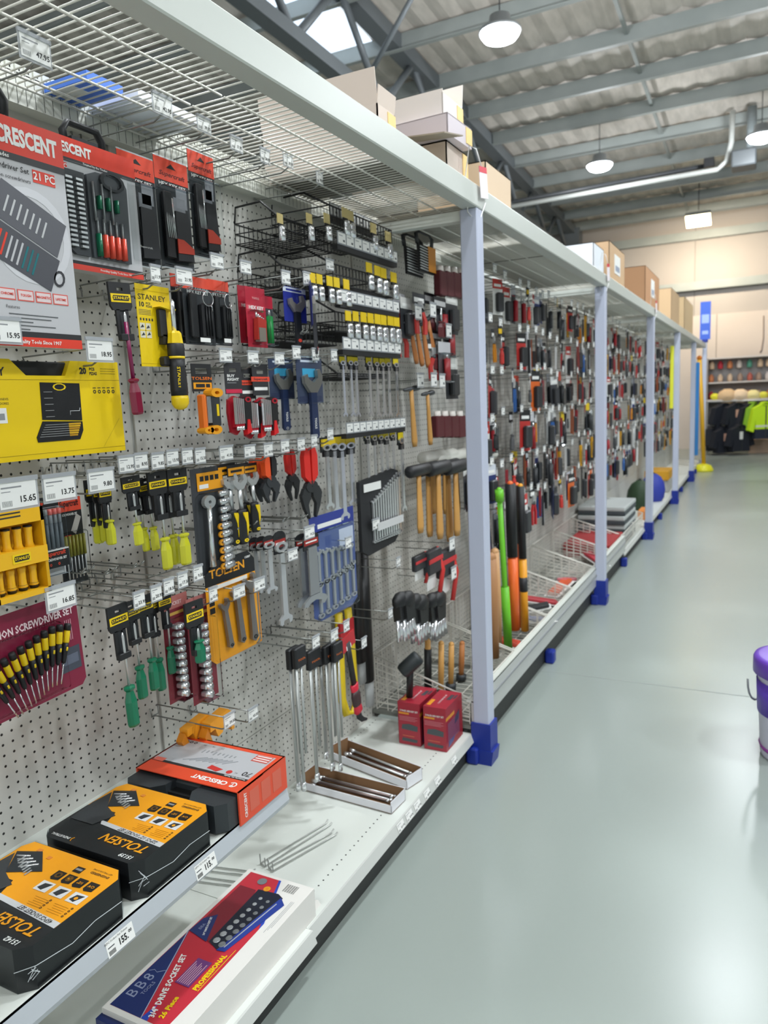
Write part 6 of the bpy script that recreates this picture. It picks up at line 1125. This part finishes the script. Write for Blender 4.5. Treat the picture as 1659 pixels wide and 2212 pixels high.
m = MB(); m.box((-.02, -.03, 1.2), (.02, .03, 1.95), M('dfe03a', .45), bev=.005); tag(m.obj('spirit_level', None, Matrix.Translation((-1.0, 9.75, 0))), 'yellow spirit level hanging beside the fourth post', 'spirit level')
# ================================================================== back of the shop
t = empty('display_unit', 'grey wall display unit with shelves of small goods at the back', 'shelving', Matrix.Translation((-.35, 18.2, 0))); G2 = M('8f8a88', .5); WS = M('cfc8c4', .5)
m = MB(); m.box((-.75, .3, 0), (.9, .33, 2.05), G2); m.obj('back_panel', t)
for x in (-.77, .9): m = MB(); m.box((x, -.25, 0), (x+.02, .33, 2.05), G2); m.obj('side_panel', t)
for z in (1.12, 1.5, 2.03): m = MB(); m.box((-.77, -.3 if z < 1.2 else -.15, z), (.92, .33, z+.03), WS); m.obj('shelf', t)
rn = random.Random(3)
for i in range(26):
    z = [1.155, 1.535, 1.8][i % 3]; c = rn.choice(['c86a5a', 'e0d4cc', 'd98a5a', 'c23040', '5aa08a', 'e8e0d4', 'b89a86', 'e6c8a8']); x = -1.05+(i//3)*.19+rn.uniform(-.02, .02); m = MB(); m.lathe([(.04, 0), (.055, .01), (.055, .12), (.03, .15), (.03, .17)], M(c, .5), 10, Matrix(((1, 0, 0, 0), (0, 0, 1, 0), (0, 1, 0, 0), (0, 0, 0, 1))))
    if i % 3 == 2: z = 1.82; 
    tag(m.obj('bottle', None, Matrix.Translation((x, 18.35, z))), 'small coloured bottle on the %s shelf of the back display, %s from the left' % (['lower', 'upper', 'top'][i % 3], ORD[i//3]), 'bottle', 'bottles on the %s back shelf' % ['lower', 'upper', 'top'][i % 3])
for i, (x, c, w) in enumerate(((-.95, 'e3dc3a', .1), (-.7, 'd8b890', .22), (-.45, 'ead0b0', .2), (-.2, 'efe0a0', .16), (.0, 'e2dc50', .1))):
    m = MB(); m.sphere((0, 0, .06), w, M(c, .7), 10, sx=1, sz=.8, sy=.5); tag(m.obj('folded_garment', None, Matrix.Translation((x, 17.98, 1.155+.06*w*0))), 'bundled pale work clothing on the display shelf, %s from the left' % ORD[i], 'clothing')
def jacket(c, c2=None, s=1.0):
    def f():
        t = root('work_jacket'); J = M(c, .7); m = MB(); P = [(-.09, 0), (.09, 0), (.24, -.08), (.33, -.52), (.24, -.56), (.2, -.3), (.21, -.68), (-.21, -.68), (-.2, -.3), (-.24, -.56), (-.33, -.52), (-.24, -.08)]
        m.prism(P, -.07, .07, J); m.box((-.012, -.68, .07), (.012, -.02, .075), DKG)
        if c2: m.box((-.21, -.7, -.072), (.21, -.5, .072), M(c2, .7)); m.box((-.205, -.46, .07), (.205, -.42, .076), M('d8dcc8', .3))
        m.obj('jacket_body', t); m = MB(); m.ring(0, .0, .09, .05, -.06, .07, J, n=12, sy=.6); m.obj('collar', t); m = MB(); m.tube([(0, .02, 0), (0, .08, 0), (.02, .1, 0)], .004, WIRE, 5); m.obj('hanger', t)
        if not c2: m = MB(); m.box((-.06, -.35, .07), (.02, -.14, .076), M('d8a890' if s == 1 else 'e2e2e0', .6)); m.obj('swing_tag', t)
        return t
    return f
XF = lambda x, y, z, yaw=0: Matrix.Translation((x, y, z)) @ Matrix(((1, 0, 0, 0), (0, 0, -1, 0), (0, 1, 0, 0), (0, 0, 0, 1))) @ Matrix.Rotation(math.radians(yaw), 4, 'Y')
inst('jk', jacket('c6ec1c', '1a2233'), XF(.03, 17.1, 1.04, 25), 'fluorescent yellow work jacket hanging at the front', 'jacket'); inst('jk2', jacket('7fae1c', '1a2233'), XF(-.2, 17.4, 1.04, 70), 'yellow green jacket hanging edge on behind the bright one', 'jacket')
for i, (x, y, z, yw) in enumerate(((-.75, 17.35, 1.05, 40), (-.5, 17.25, 1.05, 35), (-.28, 17.35, 1.02, 50), (-.72, 17.2, .56, 40), (-.42, 17.1, .6, 40), (-.9, 17.4, .6, 60))): inst('jd%d' % (i % 2), jacket('171b26', None, i % 2), XF(x, y, z, yw) @ Matrix.Diagonal((.95, .75, 1.1, 1)), 'dark navy work jacket with swing tag, %s' % ['upper left', 'upper middle', 'upper right', 'lower left', 'lower right', 'partly behind the end post'][i], 'jacket')
m = MB(); m.tube([(-1.05, 17.3, 0), (-1.05, 17.3, 1.12), (.35, 17.3, 1.12), (.35, 17.3, 0)], .015, STEEL, 8); m.tube([(-1.05, 17.25, .63), (-.1, 17.25, .63)], .012, STEEL, 8); tag(m.obj('garment_rail'), 'steel garment rail carrying the work jackets', 'rail')
m = MB(); m.box((-.3, -.25, 0), (.35, .25, .28), M('b39a86', .7), bev=.005); tag(m.obj('carton', None, Matrix.Translation((.05, 17.9, 0))), 'tan carton on the floor under the bright jacket', 'carton')
m = MB(); m.ring(0, 0, .13, .002, 0, .03, M('c22c44', .4), n=20); tag(m.obj('round_sign', None, XF(.33, 17.0, 1.33)), 'round red sign at the right edge of the picture', 'sign')
m = MB(); m.tube([(0, 0, 0), (.01, 0, -.5), (-.02, 0, -.75), (-.05, 0, -.8)], .012, M('9a8a80', .5), 5); tag(m.obj('cable', None, Matrix.Translation((-.05, 18.98, 2.95))), 'thin cable hanging down the back wall above the display', 'cable')
m = MB(); m.box((-.1, -.12, 0), (.15, .12, .32), M('8c6a4a', .6), bev=.01); tag(m.obj('wooden_stool', None, Matrix.Translation((.36, 12.2, 0))), 'brown wooden block at the right edge of the aisle', 'stool') if 0 else tag((lambda q: q)(MB().box((.22, 11.9, 0), (.5, 12.2, .45), M('7d6248', .6), bev=.01).obj('wooden_crate')), 'brown wooden crate at the right edge of the far aisle', 'crate')
# purple lidded pails at the right edge
def pail():
    t = root('plastic_pail'); Z = Matrix(((1, 0, 0, 0), (0, 0, 1, 0), (0, 1, 0, 0), (0, 0, 0, 1))); W = M('d5d3e4', .4); m = MB(Z); m.lathe([(.125, 0), (.128, .01), (.145, .33), (.15, .34)], W, 28); m.obj('body', t)
    m = MB(Z); m.lathe([(.1425, .18), (.149, .31)], M('5f3fb8', .4), 28); m.lathe([(.1298, .03), (.1345, .045)], M('9a3fa0', .4), 28); m.obj('printed_band', t); m = MB(Z); m.lathe([(.154, .335), (.162, .34), (.162, .395), (.157, .405), (.14, .408)], PURP, 32); m.obj('lid', t)
    m = MB(); m.tube([(-.15*math.cos(a)*1.03, -.02-.09*math.sin(a)*0-.0, .30-.10*math.sin(a)) if 0 else (-.155, .09*math.cos(a), .30-.11*math.sin(a)) for a in [i*math.pi/10 for i in range(11)]], .004, GREY, 6); m.obj('wire_handle', t); return t
inst('pail', pail, Matrix.Translation((.155, 3.14, 0)) @ Matrix.Rotation(math.radians(-25), 4, 'Z'), 'white pail with purple lid and band at the right edge, front one', 'pail'); inst('pail', pail, Matrix.Translation((.50, 3.3, 0)), 'white pail with purple lid just outside the right edge', 'pail')
